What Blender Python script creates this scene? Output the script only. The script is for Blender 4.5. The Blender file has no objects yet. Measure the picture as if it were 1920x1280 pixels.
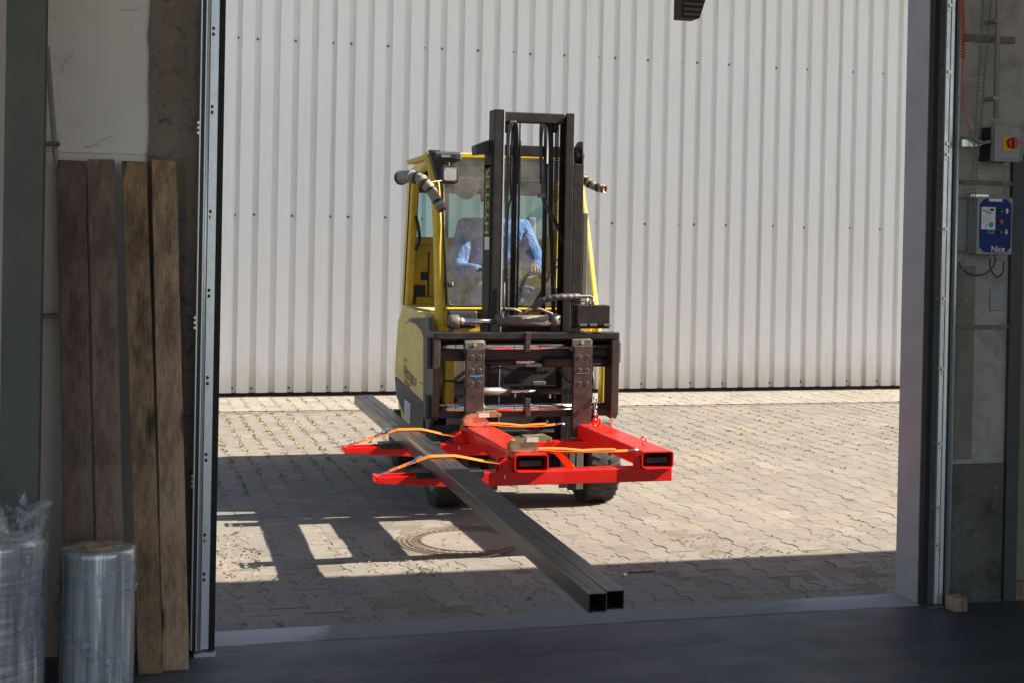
import bpy, math, random
from mathutils import Vector, Matrix
random.seed(7)
S = bpy.context.scene
COL = S.collection
rad = math.radians

# ------------------------------------------------------------------ camera
F_PX, CX, CY = 2667.0, 960.0, 463.0            # 50 mm lens, vertical shift
YAW, PITCH, ROLL, EYE = rad(15.8), rad(-0.5), 0.0195, 1.6
FW = Vector((math.sin(YAW)*math.cos(PITCH), math.cos(YAW)*math.cos(PITCH), math.sin(PITCH)))
R0 = Vector((math.cos(YAW), -math.sin(YAW), 0)); U0 = R0.cross(FW)
RT = R0*math.cos(ROLL)+U0*math.sin(ROLL); UP = U0*math.cos(ROLL)-R0*math.sin(ROLL)
cam_d = bpy.data.cameras.new('camera'); cam = bpy.data.objects.new('camera', cam_d); COL.objects.link(cam)
M = Matrix((RT, UP, -FW)).transposed().to_4x4(); M.translation = Vector((0, 0, EYE)); cam.matrix_world = M
cam_d.sensor_width = 36; cam_d.lens = 36*F_PX/1920; cam_d.shift_y = -(640-CY)/1920
cam_d.clip_start = 0.05; cam_d.clip_end = 3000
S.camera = cam

# ------------------------------------------------------------------ sky, sun, exposure
SUN = Vector((1.45, -0.23, 1.0)).normalized()   # towards the sun
world = bpy.data.worlds.new('World'); S.world = world; world.use_nodes = True
wn = world.node_tree; bgn = wn.nodes['Background']
sky = wn.nodes.new('ShaderNodeTexSky'); sky.sky_type = 'NISHITA'; sky.sun_disc = False
sky.sun_elevation = math.asin(SUN.z); sky.sun_rotation = math.atan2(SUN.x, SUN.y)
sky.air_density = 1.0; sky.dust_density = 1.5; sky.ozone_density = 1.0
wn.links.new(sky.outputs[0], bgn.inputs[0]); bgn.inputs[1].default_value = 0.068
sd = bpy.data.lights.new('sun', 'SUN'); sd.energy = 5.0; sd.angle = rad(0.53); sd.color = (1.0, 0.92, 0.79)
so = bpy.data.objects.new('sun', sd); COL.objects.link(so); so.location = (8, -3, 10)
so.rotation_euler = SUN.to_track_quat('Z', 'Y').to_euler()
S.view_settings.view_transform = 'Standard'; S.view_settings.look = 'None'
S.view_settings.gamma = 1.0; S.view_settings.use_curve_mapping = False
S.view_settings.exposure = 1.58
S.render.engine = 'CYCLES'
try:
    S.cycles.use_denoising = True; S.cycles.max_bounces = 9; S.cycles.diffuse_bounces = 5
    S.cycles.transparent_max_bounces = 12; S.cycles.sample_clamp_indirect = 6
except Exception: pass

# ------------------------------------------------------------------ helpers
def ray(px, py): return FW+RT*((px-CX)/F_PX)-UP*((py-CY)/F_PX)
def at(px, py, Y):
    d = ray(px, py); return Vector((0, 0, EYE))+d*(Y/d.y)
def atx(px, py, X):
    d = ray(px, py); return Vector((0, 0, EYE))+d*(X/d.x)
def gr(px, py, h=0.0):
    d = ray(px, py); return Vector((0, 0, EYE))+d*((h-EYE)/d.z)

class N:
    """small node helper"""
    def __init__(s, name):
        s.m = bpy.data.materials.new(name); s.m.use_nodes = True
        s.t = s.m.node_tree; s.b = s.t.nodes['Principled BSDF']; s.out = s.t.nodes['Material Output']
    def n(s, ty, **k):
        x = s.t.nodes.new(ty)
        for a, b in k.items():
            if a in ('op', 'operation'): x.operation = b
            elif hasattr(x, a) and not a[0].isupper(): setattr(x, a, b)
            else: x.inputs[a.replace('_', ' ')].default_value = b
        return x
    def l(s, a, b): s.t.links.new(a, b)
    def coord(s, scale=(1, 1, 1), world=False, kind='Object'):
        if world:
            g = s.n('ShaderNodeNewGeometry'); src = g.outputs['Position']
        else:
            g = s.n('ShaderNodeTexCoord'); src = g.outputs[kind]
        mp = s.n('ShaderNodeMapping'); mp.inputs['Scale'].default_value = scale
        s.l(src, mp.inputs['Vector']); return mp.outputs[0]
    def noise(s, vec, scale=5, detail=4, rough=.55, dist=0):
        x = s.n('ShaderNodeTexNoise'); x.inputs['Scale'].default_value = scale
        x.inputs['Detail'].default_value = detail; x.inputs['Roughness'].default_value = rough
        x.inputs['Distortion'].default_value = dist; s.l(vec, x.inputs['Vector']); return x.outputs['Fac']
    def ramp(s, f, stops):
        r = s.n('ShaderNodeValToRGB'); e = r.color_ramp.elements
        while len(e) < len(stops): e.new(.5)
        for i, (p, c) in enumerate(stops):
            e[i].position = p; e[i].color = (c, c, c, 1) if not hasattr(c, '__len__') else (*c, 1)
        s.l(f, r.inputs[0]); return r.outputs[0]
    def mix(s, f, a, b, mode='MIX'):
        x = s.n('ShaderNodeMix'); x.data_type = 'RGBA'; x.blend_type = mode
        for i, v in ((0, f), (6, a), (7, b)):
            if isinstance(v, (int, float)): x.inputs[i].default_value = v if i == 0 else (v, v, v, 1)
            elif isinstance(v, tuple): x.inputs[i].default_value = (*v, 1)
            else: s.l(v, x.inputs[i])
        return x.outputs[2]
    def math(s, op, a, b=0.0):
        x = s.n('ShaderNodeMath'); x.operation = op
        for i, v in ((0, a), (1, b)):
            if isinstance(v, (int, float)): x.inputs[i].default_value = v
            else: s.l(v, x.inputs[i])
        return x.outputs[0]
    def bump(s, h, strength=.3, dist=.002):
        x = s.n('ShaderNodeBump'); x.inputs['Strength'].default_value = strength
        x.inputs['Distance'].default_value = dist; s.l(h, x.inputs['Height'])
        s.l(x.outputs[0], s.b.inputs['Normal'])
    def set(s, key, v):
        i = s.b.inputs[key]
        if isinstance(v, (int, float)): i.default_value = v
        elif isinstance(v, tuple): i.default_value = (*v, 1)
        else: s.l(v, i)

def paint(name, col, dirt=(.06, .045, .03), amount=.35, rough=.45, metal=0.0, scale=6, bump=.15, fine=90, spec=.5, world=False):
    """coated or bare surface with blotchy dirt, fine grain and uneven gloss"""
    k = N(name); v = k.coord(world=world)
    n1 = k.noise(v, scale, 6, .65, .4); n2 = k.noise(v, fine, 3, .6)
    d = k.ramp(n1, [(.42, 0.0), (.72, amount)])
    sp = k.ramp(n2, [(.60, 0.0), (.74, amount*.8)])
    f = k.math('MAXIMUM', d, sp)
    lo = tuple(c*.86 for c in col); hi = tuple(min(1, c*1.1) for c in col)
    base = k.mix(k.noise(v, scale*2.3, 3), lo, hi)
    k.set('Base Color', k.mix(f, base, dirt)); k.set('Metallic', metal)
    k.set('Roughness', k.math('ADD', k.math('MULTIPLY', n1, .25), rough-.12))
    k.set('Specular IOR Level', spec)
    k.bump(n2, bump, .001); return k.m

MAT = {}
def mats():
    m = MAT
    m['red'] = paint('red_enamel', (.80, .014, .010), (.40, .02, .015), .25, .28, 0, 9, .06)
    k = N('red_enamel'); v = k.coord(); n1 = k.noise(v, 7, 5, .6); c = k.mix(n1, (.72, .012, .010), (.84, .018, .012))
    c = k.mix(k.ramp(k.noise(k.coord((1, 1, 6)), 60, 5, .8, .5), [(.66, 0.0), (.70, .8)]), c, (.20, .05, .04))
    c = k.mix(k.ramp(k.noise(v, 4, 6, .7), [(.55, 0.0), (.75, .35)]), c, (.45, .10, .07))
    c = k.mix(k.ramp(k.noise(k.coord((3, 40, 40)), 5, 4, .7), [(.68, 0.0), (.71, .6)]), c, (.50, .38, .35))
    k.set('Base Color', c); k.set('Roughness', k.math('ADD', k.math('MULTIPLY', n1, .25), .17)); k.bump(k.noise(v, 25, 4), .10, .002); m['red'] = k.m
    m['yellow'] = paint('yellow_paint', (.80, .52, .035), (.20, .14, .05), .30, .42, 0, 5, .08)
    m['pale_yellow'] = paint('chalky_yellow_paint', (.82, .63, .20), (.42, .30, .10), .35, .6, 0, 8, .1)
    m['steel'] = paint('greasy_dark_steel', (.022, .019, .018), (.085, .068, .058), .36, .5, .35, 14, .35)
    m['shank'] = paint('worn_fork_steel', (.065, .048, .044), (.17, .13, .112), .5, .48, .5, 22, .35)
    m['grey_steel'] = paint('dusty_grey_steel', (.16, .145, .13), (.05, .04, .035), .4, .5, .3, 18, .3)
    m['black'] = paint('black_plastic', (.018, .018, .02), (.07, .065, .06), .45, .5, 0, 9, .15)
    m['dkgrey'] = paint('dark_grey_plastic', (.055, .057, .062), (.12, .11, .1), .4, .55, 0, 7, .15)
    m['rubber'] = paint('tyre_rubber', (.028, .027, .026), (.12, .10, .08), .5, .75, 0, 10, .4)
    m['chrome'] = paint('chrome_rod', (.75, .76, .78), (.35, .33, .31), .3, .18, 1.0, 12, .02)
    m['zinc'] = paint('galvanised_steel', (.80, .84, .88), (.60, .62, .65), .35, .33, .6, 25, .1)
    m['bolt'] = paint('zinc_bolt', (.70, .68, .64), (.3, .28, .25), .3, .3, .9, 30, .05)
    m['brass'] = paint('yellow_zinc_ratchet', (.60, .50, .28), (.22, .18, .1), .45, .25, .7, 40, .1)
    m['strap'] = paint('orange_webbing', (.80, .17, .012), (.5, .09, .01), .25, .7, 0, 30, .3, 260)
    m['blue_tag'] = paint('blue_plastic_tag', (.03, .28, .62), (.02, .1, .3), .2, .4)
    m['tube'] = None
    m['white_tag'] = paint('printed_label', (.72, .72, .68), (.4, .38, .34), .3, .5)
    m['gold'] = paint('gold_lettering', (.62, .46, .12), (.1, .08, .04), .5, .45, 0, 60)
    m['letter_dark'] = paint('dark_lettering', (.05, .05, .055), (.5, .4, .12), .3, .5, 0, 60)
    m['letter_red'] = paint('red_lettering', (.5, .06, .03), (.5, .4, .12), .4, .5, 0, 60)
    m['shirt'] = paint('blue_work_shirt', (.16, .27, .60), (.05, .09, .25), .35, .85, 0, 12, .4, 60)
    k = N('blue_work_shirt'); v = k.coord(); w_ = k.noise(v, 7, 5, .6, 1.2)
    k.set('Base Color', k.mix(w_, (.08, .15, .38), (.17, .28, .60))); k.set('Roughness', .9); k.bump(w_, 1.0, .06); m['shirt'] = k.m
    m['trousers'] = paint('navy_work_trousers', (.10, .17, .40), (.04, .07, .2), .3, .85, 0, 12, .3)
    m['chain'] = paint('dull_chain_steel', (.20, .21, .22), (.08, .08, .08), .5, .35, .8, 40)
    m['seal'] = paint('black_door_seal', (.007, .007, .008), (.02, .02, .02), .3, .7)
    m['blue_frame'] = paint('blue_grey_window_frame', (.09, .17, .25), (.05, .08, .1), .3, .5)
    m['skin'] = paint('skin', (.24, .13, .09), (.18, .09, .06), .2, .5, 0, 10, .05)
    m['hair'] = paint('dark_hair', (.02, .015, .012), (.05, .04, .03), .3, .6, 0, 40, .6)
    m['seat'] = paint('grey_vinyl_seat', (.22, .22, .22), (.1, .1, .1), .3, .55)
    m['visor'] = paint('cream_sun_blind', (.88, .80, .72), (.6, .52, .45), .3, .6)
    m['tape'] = paint('faded_hazard_tape', (.40, .33, .14), (.12, .1, .08), .6, .6, 0, 25)
    m['hazard'] = paint('weathered_grey_sleeve', (.26, .235, .22), (.05, .045, .04), .5, .55, 0, 18, .4)
    m['amber'] = paint('amber_lens', (.20, .085, .01), (.05, .03, .01), .5, .12, 0, 20)
    m['lens'] = paint('clear_lamp_lens', (.55, .55, .56), (.3, .3, .3), .4, .12, .3, 40)
    m['orange_cable'] = paint('orange_cable', (.55, .12, .02), (.25, .06, .02), .3, .45)
    m['box_grey'] = paint('light_grey_enclosure', (.32, .33, .34), (.16, .15, .14), .35, .5, 0, 9)
    m['panel_blue'] = paint('blue_fascia', (.003, .022, .17), (.004, .02, .12), .2, .45, 0, 6, .05, 90, .25)
    m['print_white'] = paint('white_print', (.75, .76, .78), (.5, .5, .5), .2, .5)
    m['print_teal'] = paint('teal_print', (.03, .35, .36), (.03, .2, .2), .2, .5)
    m['knob_red'] = paint('red_knob', (.42, .015, .01), (.2, .02, .02), .2, .35)
    m['plate_yellow'] = paint('yellow_plate', (.70, .42, .01), (.4, .2, .02), .2, .4)
    m['core'] = paint('cardboard_core', (.42, .30, .19), (.25, .17, .1), .3, .8)
    m['reveal'] = paint('brushed_grey_reveal', (.38, .385, .41), (.26, .26, .27), .5, .5, .15, 4, .2)
    m['pipe'] = paint('grey_plastic_pipe', (.28, .29, .33), (.18, .18, .2), .3, .4)
    m['column'] = paint('grey_green_paint', (.105, .115, .098), (.05, .05, .045), .35, .55, 0, 3, .1, world=True)
    m['moss'] = paint('dry_weeds', (.27, .245, .115), (.14, .15, .05), .9, .9, 0, 60)
    m['litter'] = paint('dry_litter', (.27, .21, .14), (.10, .06, .035), .9, .9, 0, 25)
    m['iron'] = paint('cast_iron', (.17, .125, .10), (.09, .065, .05), .5, .6, .15, 30, .3)
    m['felt'] = paint('dusty_timber', (.035, .02, .017), (.09, .05, .04), .5, .8, 0, 20)
    # cladding
    k = N('cream_white_cladding'); v = k.coord(world=True); v2 = k.coord((1, 1, .12), world=True)
    st = k.ramp(k.noise(v2, 6, 4, .6), [(.45, 0.0), (.8, .22)])
    base = k.mix(k.noise(v, .8, 3), (.82, .81, .775), (.87, .86, .835))
    c = k.mix(st, base, (.60, .565, .49))
    sx = k.n('ShaderNodeSeparateXYZ'); k.l(v, sx.inputs[0])
    low = k.ramp(k.math('ADD', sx.outputs[2], k.math('MULTIPLY', k.noise(v, 5, 4), .25)), [(.10, .55), (.42, 0.0)])
    spl = k.ramp(k.math('ADD', sx.outputs[2], k.math('MULTIPLY', k.noise(k.coord((3, 3, 1), world=True), 4, 6, .75), 1.1)), [(.62, .30), (1.15, 0.0)]); c = k.mix(spl, c, (.50, .46, .37))
    drip = k.ramp(k.noise(k.coord((9, 9, .25), world=True), 2.4, 5, .7), [(.62, 0.0), (.74, .35)]); c = k.mix(drip, c, (.56, .52, .43))
    k.set('Base Color', k.mix(low, c, (.50, .46, .37))); k.set('Roughness', .42)
    k.bump(k.noise(v, 1.6, 3), .12, .05); m['clad'] = k.m
    # pavers
    def paver(name, a, b, stainc):
        k = N(name); v = k.coord(world=True)
        oi = k.n('ShaderNodeObjectInfo'); ge = k.n('ShaderNodeNewGeometry')
        r = k.math('FRACT', k.math('ADD', oi.outputs['Random'], ge.outputs['Random Per Island']))
        base = k.mix(r, a, b)
        odd = k.ramp(k.math('FRACT', k.math('MULTIPLY', r, 7.13)), [(.80, 1.0), (.86, .80), (.97, 1.16)]); base = k.mix(1.0, base, odd, 'MULTIPLY')
        sand = k.ramp(k.noise(v, 1.7, 6, .7, .6), [(.50, 0.0), (.70, .55)]); base = k.mix(sand, base, tuple(c*1.35*t for c, t in zip(a, (1.05, 1.0, .86))))
        oil = k.ramp(k.noise(v, 2.6, 5, .65), [(.66, 0.0), (.76, .5)]); base = k.mix(oil, base, tuple(c*.55 for c in a))
        big = k.ramp(k.noise(v, .9, 5, .6), [(.38, 0.0), (.7, .55)])
        base = k.mix(big, base, stainc)
        g = k.noise(v, 210, 3, .7); sp = k.ramp(g, [(.32, .62), (.5, 1.0), (.68, 1.25)])
        base = k.mix(1.0, base, sp, 'MULTIPLY')
        mid = k.ramp(k.noise(v, 17, 5, .7), [(.3, .86), (.7, 1.1)])
        k.set('Base Color', k.mix(1.0, base, mid, 'MULTIPLY')); k.set('Roughness', .9)
        k.set('Specular IOR Level', .25)
        k.bump(g, .5, .0015); return k.m
    m['paver'] = paver('concrete_paver', (.232, .208, .180), (.200, .180, .158), (.176, .157, .136))
    m['paver_light'] = paver('pale_concrete_paver', (.305, .275, .237), (.275, .246, .212), (.25, .22, .184))
    # joints
    k = N('sandy_joint'); v = k.coord(world=True)
    c = k.mix(k.noise(v, 14, 5, .7), (.110, .096, .075), (.20, .176, .135))
    c = k.mix(k.ramp(k.noise(v, 3.2, 4), [(.5, 0.0), (.65, .6)]), c, (.10, .11, .035))
    k.set('Base Color', c); k.set('Roughness', 1.0); k.bump(k.noise(v, 120, 3), .8, .004); m['joint'] = k.m
    # hall floor
    k = N('dark_hall_concrete'); v = k.coord(world=True)
    c = k.mix(k.noise(v, 1.6, 6, .6, .5), (.038, .043, .051), (.082, .090, .106))
    v3 = k.coord((1, 6, 1), world=True)
    c = k.mix(k.ramp(k.noise(v3, 2.2, 5, .65), [(.5, 0.0), (.75, .35)]), c, (.095, .10, .115))
    c = k.mix(k.ramp(k.noise(v, 70, 3, .7), [(.62, 0.0), (.7, .35)]), c, (.035, .033, .034))
    vt_ = k.coord((.25, 3.2, 1), world=True); c = k.mix(k.ramp(k.noise(vt_, 1.6, 7, .75, .4), [(.48, 0.0), (.62, .5)]), c, (.112, .120, .132))
    vs2 = k.coord((1.2, 18, 1), world=True); c = k.mix(k.ramp(k.noise(vs2, 2.1, 6, .8), [(.60, 0.0), (.66, .45)]), c, (.022, .022, .028))
    sxf = k.n('ShaderNodeSeparateXYZ'); k.l(v, sxf.inputs[0])
    dust = k.ramp(k.math('ADD', k.math('SUBTRACT', 5.62, sxf.outputs[1]), k.math('MULTIPLY', k.noise(v, 4, 6, .7), .5)), [(.28, .5), (.62, 0.0)]); c = k.mix(dust, c, (.15, .148, .15))
    vo = k.n('ShaderNodeTexVoronoi'); vo.feature = 'DISTANCE_TO_EDGE'; vo.inputs['Scale'].default_value = .7; nz_ = k.n('ShaderNodeVectorMath'); nz_.operation = 'ADD'; k.l(v, nz_.inputs[0]); k.l(k.noise(v, 3, 6, .7), nz_.inputs[1]); k.l(nz_.outputs[0], vo.inputs['Vector'])
    c = k.mix(k.ramp(vo.outputs['Distance'], [(.002, .75), (.006, 0.0)]), c, (.015, .015, .018))
    c = k.mix(1.0, c, k.ramp(k.math('ADD', k.math('MULTIPLY', sxf.outputs[0], .25), k.math('MULTIPLY', k.noise(v, .9, 4), .4)), [(.35, 1.12), (.95, .62)]), 'MULTIPLY')
    k.set('Base Color', c); k.set('Roughness', k.math('ADD', k.math('MULTIPLY', k.noise(v, 5, 4), .3), .42))
    k.bump(k.noise(v, 60, 4), .2, .002); m['floor'] = k.m
    # threshold
    k = N('threshold_concrete'); v = k.coord(world=True)
    c = k.mix(k.noise(v, 3.5, 6, .65), (.14, .141, .142), (.215, .216, .216))
    sx = k.n('ShaderNodeSeparateXYZ'); k.l(v, sx.inputs[0])
    def spot(x0, w):
        return k.ramp(k.math('ADD', k.math('MULTIPLY', k.math('ABSOLUTE', k.math('SUBTRACT', sx.outputs[0], x0)), 1.0/w), k.math('MULTIPLY', k.noise(v, 5, 5, .6), .9)), [(.75, 1.0), (1.05, 0.0)])
    f = k.math('MAXIMUM', spot(.46, .85), k.math('MULTIPLY', spot(3.3, .9), .7))
    c = k.mix(f, c, (.40, .40, .41))
    k.set('Base Color', c); k.set('Roughness', .85); k.bump(k.noise(v, 150, 3), .4, .001); m['thresh'] = k.m
    # whitewashed wall and raw concrete
    k = N('whitewashed_wall'); v = k.coord(world=True)
    c = k.mix(k.noise(v, 1.5, 5, .6), (.64, .60, .55), (.78, .74, .69))
    c = k.mix(k.ramp(k.noise(v, 34, 6, .75, 1.2), [(.66, 0.0), (.73, .8)]), c, (.18, .15, .11))
    c = k.mix(k.ramp(k.noise(v, 4, 5, .7), [(.56, 0.0), (.8, .5)]), c, (.46, .42, .36))
    sx = k.n('ShaderNodeSeparateXYZ'); k.l(v, sx.inputs[0])      # the wall on the right is toned darker
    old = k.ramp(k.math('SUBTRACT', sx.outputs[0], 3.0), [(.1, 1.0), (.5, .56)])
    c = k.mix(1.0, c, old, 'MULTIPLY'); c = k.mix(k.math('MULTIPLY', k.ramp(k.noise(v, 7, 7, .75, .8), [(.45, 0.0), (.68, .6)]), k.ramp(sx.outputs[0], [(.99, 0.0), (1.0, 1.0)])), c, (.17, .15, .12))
    k.set('Base Color', c); k.set('Roughness', .9); k.bump(k.noise(v, 12, 6), .3, .006); m['plaster'] = k.m
    k = N('stained_concrete'); v = k.coord(world=True); v2 = k.coord((1, 1, .35), world=True)
    c = k.mix(k.noise(v2, 5, 6, .7), (.12, .096, .075), (.30, .26, .21))
    c = k.mix(k.ramp(k.noise(v, 22, 6, .8, 1.0), [(.52, 0.0), (.68, .75)]), c, (.035, .03, .025))
    c = k.mix(k.ramp(k.noise(v2, 2.2, 4), [(.6, 0.0), (.75, .5)]), c, (.20, .12, .06))
    k.set('Base Color', c); k.set('Roughness', .95); k.bump(k.noise(v, 26, 7, .7), .8, .012); m['concrete'] = k.m
    k = N('dark_plinth_concrete'); v = k.coord(world=True)
    c = k.mix(k.noise(v, 6, 6, .7), (.075, .070, .060), (.20, .19, .165))
    c = k.mix(k.ramp(k.noise(v, 28, 6, .8, 1.5), [(.56, 0.0), (.68, .7)]), c, (.34, .32, .28)); c = k.mix(k.ramp(k.noise(v, 3, 6, .7), [(.45, 0.0), (.62, .8)]), c, (.035, .033, .028))
    k.set('Base Color', c); k.set('Roughness', .95); k.bump(k.noise(v, 26, 7, .7), .7, .01); m['plinth'] = k.m
    # wood
    def wood(name, a, b, dark, knotty=.6):
        k = N(name); v = k.coord((11, 11, .8)); oi = k.n('ShaderNodeObjectInfo')
        off = k.n('ShaderNodeVectorMath'); off.operation = 'ADD'; k.l(v, off.inputs[0])
        cb = k.n('ShaderNodeCombineXYZ'); k.l(k.math('MULTIPLY', oi.outputs['Random'], 40), cb.inputs[2]); k.l(cb.outputs[0], off.inputs[1])
        vv = off.outputs[0]
        g = k.noise(vv, 9, 8, .72, 1.1); c = k.mix(k.ramp(g, [(.3, 0.0), (.7, 1.0)]), a, b)
        fi = k.n('ShaderNodeTexWave'); fi.inputs['Scale'].default_value = 3.1; fi.inputs['Distortion'].default_value = 14
        fi.inputs['Detail'].default_value = 5; fi.inputs['Detail Scale'].default_value = 2.2; fi.inputs['Detail Roughness'].default_value = .7; k.l(vv, fi.inputs['Vector'])
        c = k.mix(k.ramp(fi.outputs[0], [(.15, .28), (.6, 0.0)]), c, dark)
        vo = k.n('ShaderNodeTexVoronoi'); vo.voronoi_dimensions = '2D'; vo.inputs['Scale'].default_value = 1.0
        sp_ = k.n('ShaderNodeSeparateXYZ'); k.l(k.coord(), sp_.inputs[0]); cb2 = k.n('ShaderNodeCombineXYZ')
        k.l(k.math('ADD', k.math('MULTIPLY', sp_.outputs[0], 6.0), k.math('MULTIPLY', oi.outputs['Random'], 37)), cb2.inputs[0])
        k.l(k.math('ADD', k.math('MULTIPLY', sp_.outputs[2], 1.9), k.math('MULTIPLY', oi.outputs['Random'], 91)), cb2.inputs[1]); k.l(cb2.outputs[0], vo.inputs['Vector'])
        kn = k.ramp(k.math('ADD', vo.outputs['Distance'], k.math('MULTIPLY', g, .22)), [(.18, knotty), (.27, 0.0)])
        c = k.mix(kn, c, (.012, .009, .007))
        c = k.mix(k.ramp(k.noise(k.coord((3, 3, .9)), 3, 6, .75), [(.44, 0.0), (.64, .85)]), c, dark)
        sp = k.noise(k.coord((70, 70, .55)), 1.6, 5, .7, .4); cr = k.ramp(sp, [(.63, 0.0), (.665, .8)])
        c = k.mix(cr, c, (.015, .011, .009)); c = k.mix(k.ramp(k.noise(k.coord((60, 60, 3)), 2, 4), [(.35, .15), (.6, 0.0)]), c, b)
        k.set('Base Color', c); k.set('Roughness', .85); k.bump(k.math('SUBTRACT', g, k.math('MULTIPLY', cr, .8)), .6, .003); return k.m
    m['wood_dark'] = wood('weathered_dark_wood', (.145, .096, .074), (.24, .165, .128), (.06, .04, .03), .5)
    m['wood_mid'] = wood('weathered_grey_wood', (.19, .13, .10), (.32, .225, .17), (.08, .055, .042), .4)
    m['wood_warm'] = wood('weathered_brown_wood', (.24, .145, .082), (.43, .28, .165), (.055, .034, .021), .9)
    m['wood_light'] = wood('pale_brown_wood', (.36, .23, .14), (.60, .42, .275), (.12, .072, .042), .9)
    # hollow section steel
    k = N('mill_scale_steel'); v = k.coord((14, .9, 14)); v1 = k.coord()
    c = k.mix(k.ramp(k.noise(v, 4, 6, .7), [(.35, 0.0), (.65, 1.0)]), (.058, .063, .074), (.145, .146, .152))
    c = k.mix(k.ramp(k.noise(v1, 5, 5, .7), [(.55, 0.0), (.72, .55)]), c, (.16, .105, .075))
    c = k.mix(k.ramp(k.noise(v, 11, 4), [(.66, 0.0), (.72, .5)]), c, (.20, .17, .15))
    k.set('Base Color', c); k.set('Metallic', .7)
    k.set('Roughness', k.math('ADD', k.math('MULTIPLY', k.noise(v, 3, 4), .3), .18)); k.bump(k.noise(v, 20, 4), .12, .001); m['tube'] = k.m
    # cab glass
    k = N('tinted_glass'); k.t.nodes.remove(k.b)
    tr = k.n('ShaderNodeBsdfTransparent'); tr.inputs[0].default_value = (.82, .90, .89, 1)
    gl = k.n('ShaderNodeBsdfGlossy'); gl.inputs['Roughness'].default_value = .03
    df = k.n('ShaderNodeBsdfDiffuse'); df.inputs[0].default_value = (.60, .56, .50, 1)
    fr = k.n('ShaderNodeFresnel'); fr.inputs[0].default_value = 1.5
    m1 = k.n('ShaderNodeMixShader'); k.l(fr.outputs[0], m1.inputs[0]); k.l(tr.outputs[0], m1.inputs[1]); k.l(gl.outputs[0], m1.inputs[2])
    m2 = k.n('ShaderNodeMixShader'); v = k.coord()
    k.l(k.ramp(k.noise(v, 7, 6, .7), [(.35, .05), (.72, .24)]), m2.inputs[0]); k.l(m1.outputs[0], m2.inputs[1]); k.l(df.outputs[0], m2.inputs[2])
    k.l(m2.outputs[0], k.out.inputs[0]); m['glass'] = k.m
    k = N('clear_side_glass'); k.t.nodes.remove(k.b)
    tr = k.n('ShaderNodeBsdfTransparent'); tr.inputs[0].default_value = (.70, .86, .86, 1)
    gl = k.n('ShaderNodeBsdfGlossy'); gl.inputs['Roughness'].default_value = .03
    fr = k.n('ShaderNodeFresnel'); fr.inputs[0].default_value = 1.5
    m1 = k.n('ShaderNodeMixShader'); k.l(fr.outputs[0], m1.inputs[0]); k.l(tr.outputs[0], m1.inputs[1]); k.l(gl.outputs[0], m1.inputs[2])
    k.l(m1.outputs[0], k.out.inputs[0]); m['glass_clear'] = k.m
    # stretch film on a roll
    def film(name, a, b, rough, ridge, metal=0.0):
        k = N(name); v = k.coord((1, 1, 1)); vr = k.coord((.6, .6, 26))
        vs_ = k.coord((1, 1, .04)); st = k.ramp(k.noise(vs_, 26, 5, .7), [(.36, .38), (.5, .75), (.60, 1.0), (.68, 1.9)])  # vertical highlights and darker reflections painted into the film colour
        k.set('Base Color', k.mix(1.0, k.mix(k.noise(v, 4, 5, .6), a, b), st, 'MULTIPLY')); k.set('Metallic', metal)
        k.set('Roughness', k.math('ADD', k.math('MULTIPLY', k.noise(vr, 9, 5, .7), .3), rough))
        k.set('Coat Weight', .8); k.set('Coat Roughness', .05)
        k.bump(k.noise(vr, ridge, 6, .75, .6), .22, .003); return k.m
    m['film'] = film('clear_film_roll', (.46, .50, .52), (.62, .66, .68), .06, 3, .25)
    m['film2'] = film('wrapped_film_roll', (.46, .48, .51), (.66, .69, .72), .12, 9, .3)
    k = N('crumpled_clear_wrap'); k.t.nodes.remove(k.b)
    v = k.coord(); tr = k.n('ShaderNodeBsdfTransparent'); tr.inputs[0].default_value = (.93, .95, .97, 1)
    gl = k.n('ShaderNodeBsdfGlossy'); gl.inputs['Roughness'].default_value = .12; gl.inputs[0].default_value = (.8, .85, .95, 1)
    df = k.n('ShaderNodeBsdfDiffuse'); df.inputs[0].default_value = (.55, .58, .66, 1)
    bp = k.n('ShaderNodeBump'); bp.inputs['Strength'].default_value = .7; bp.inputs['Distance'].default_value = .01
    k.l(k.noise(v, 30, 5, .7, 1.5), bp.inputs['Height']); k.l(bp.outputs[0], gl.inputs['Normal']); k.l(bp.outputs[0], df.inputs['Normal'])
    a = k.n('ShaderNodeMixShader'); a.inputs[0].default_value = .35; k.l(gl.outputs[0], a.inputs[1]); k.l(df.outputs[0], a.inputs[2])
    b_ = k.n('ShaderNodeMixShader'); k.l(k.ramp(k.noise(v, 14, 6, .7, 2), [(.40, .04), (.66, .50)]), b_.inputs[0]); k.l(tr.outputs[0], b_.inputs[1]); k.l(a.outputs[0], b_.inputs[2])
    k.l(b_.outputs[0], k.out.inputs[0]); m['wrap'] = k.m
mats()

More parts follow.
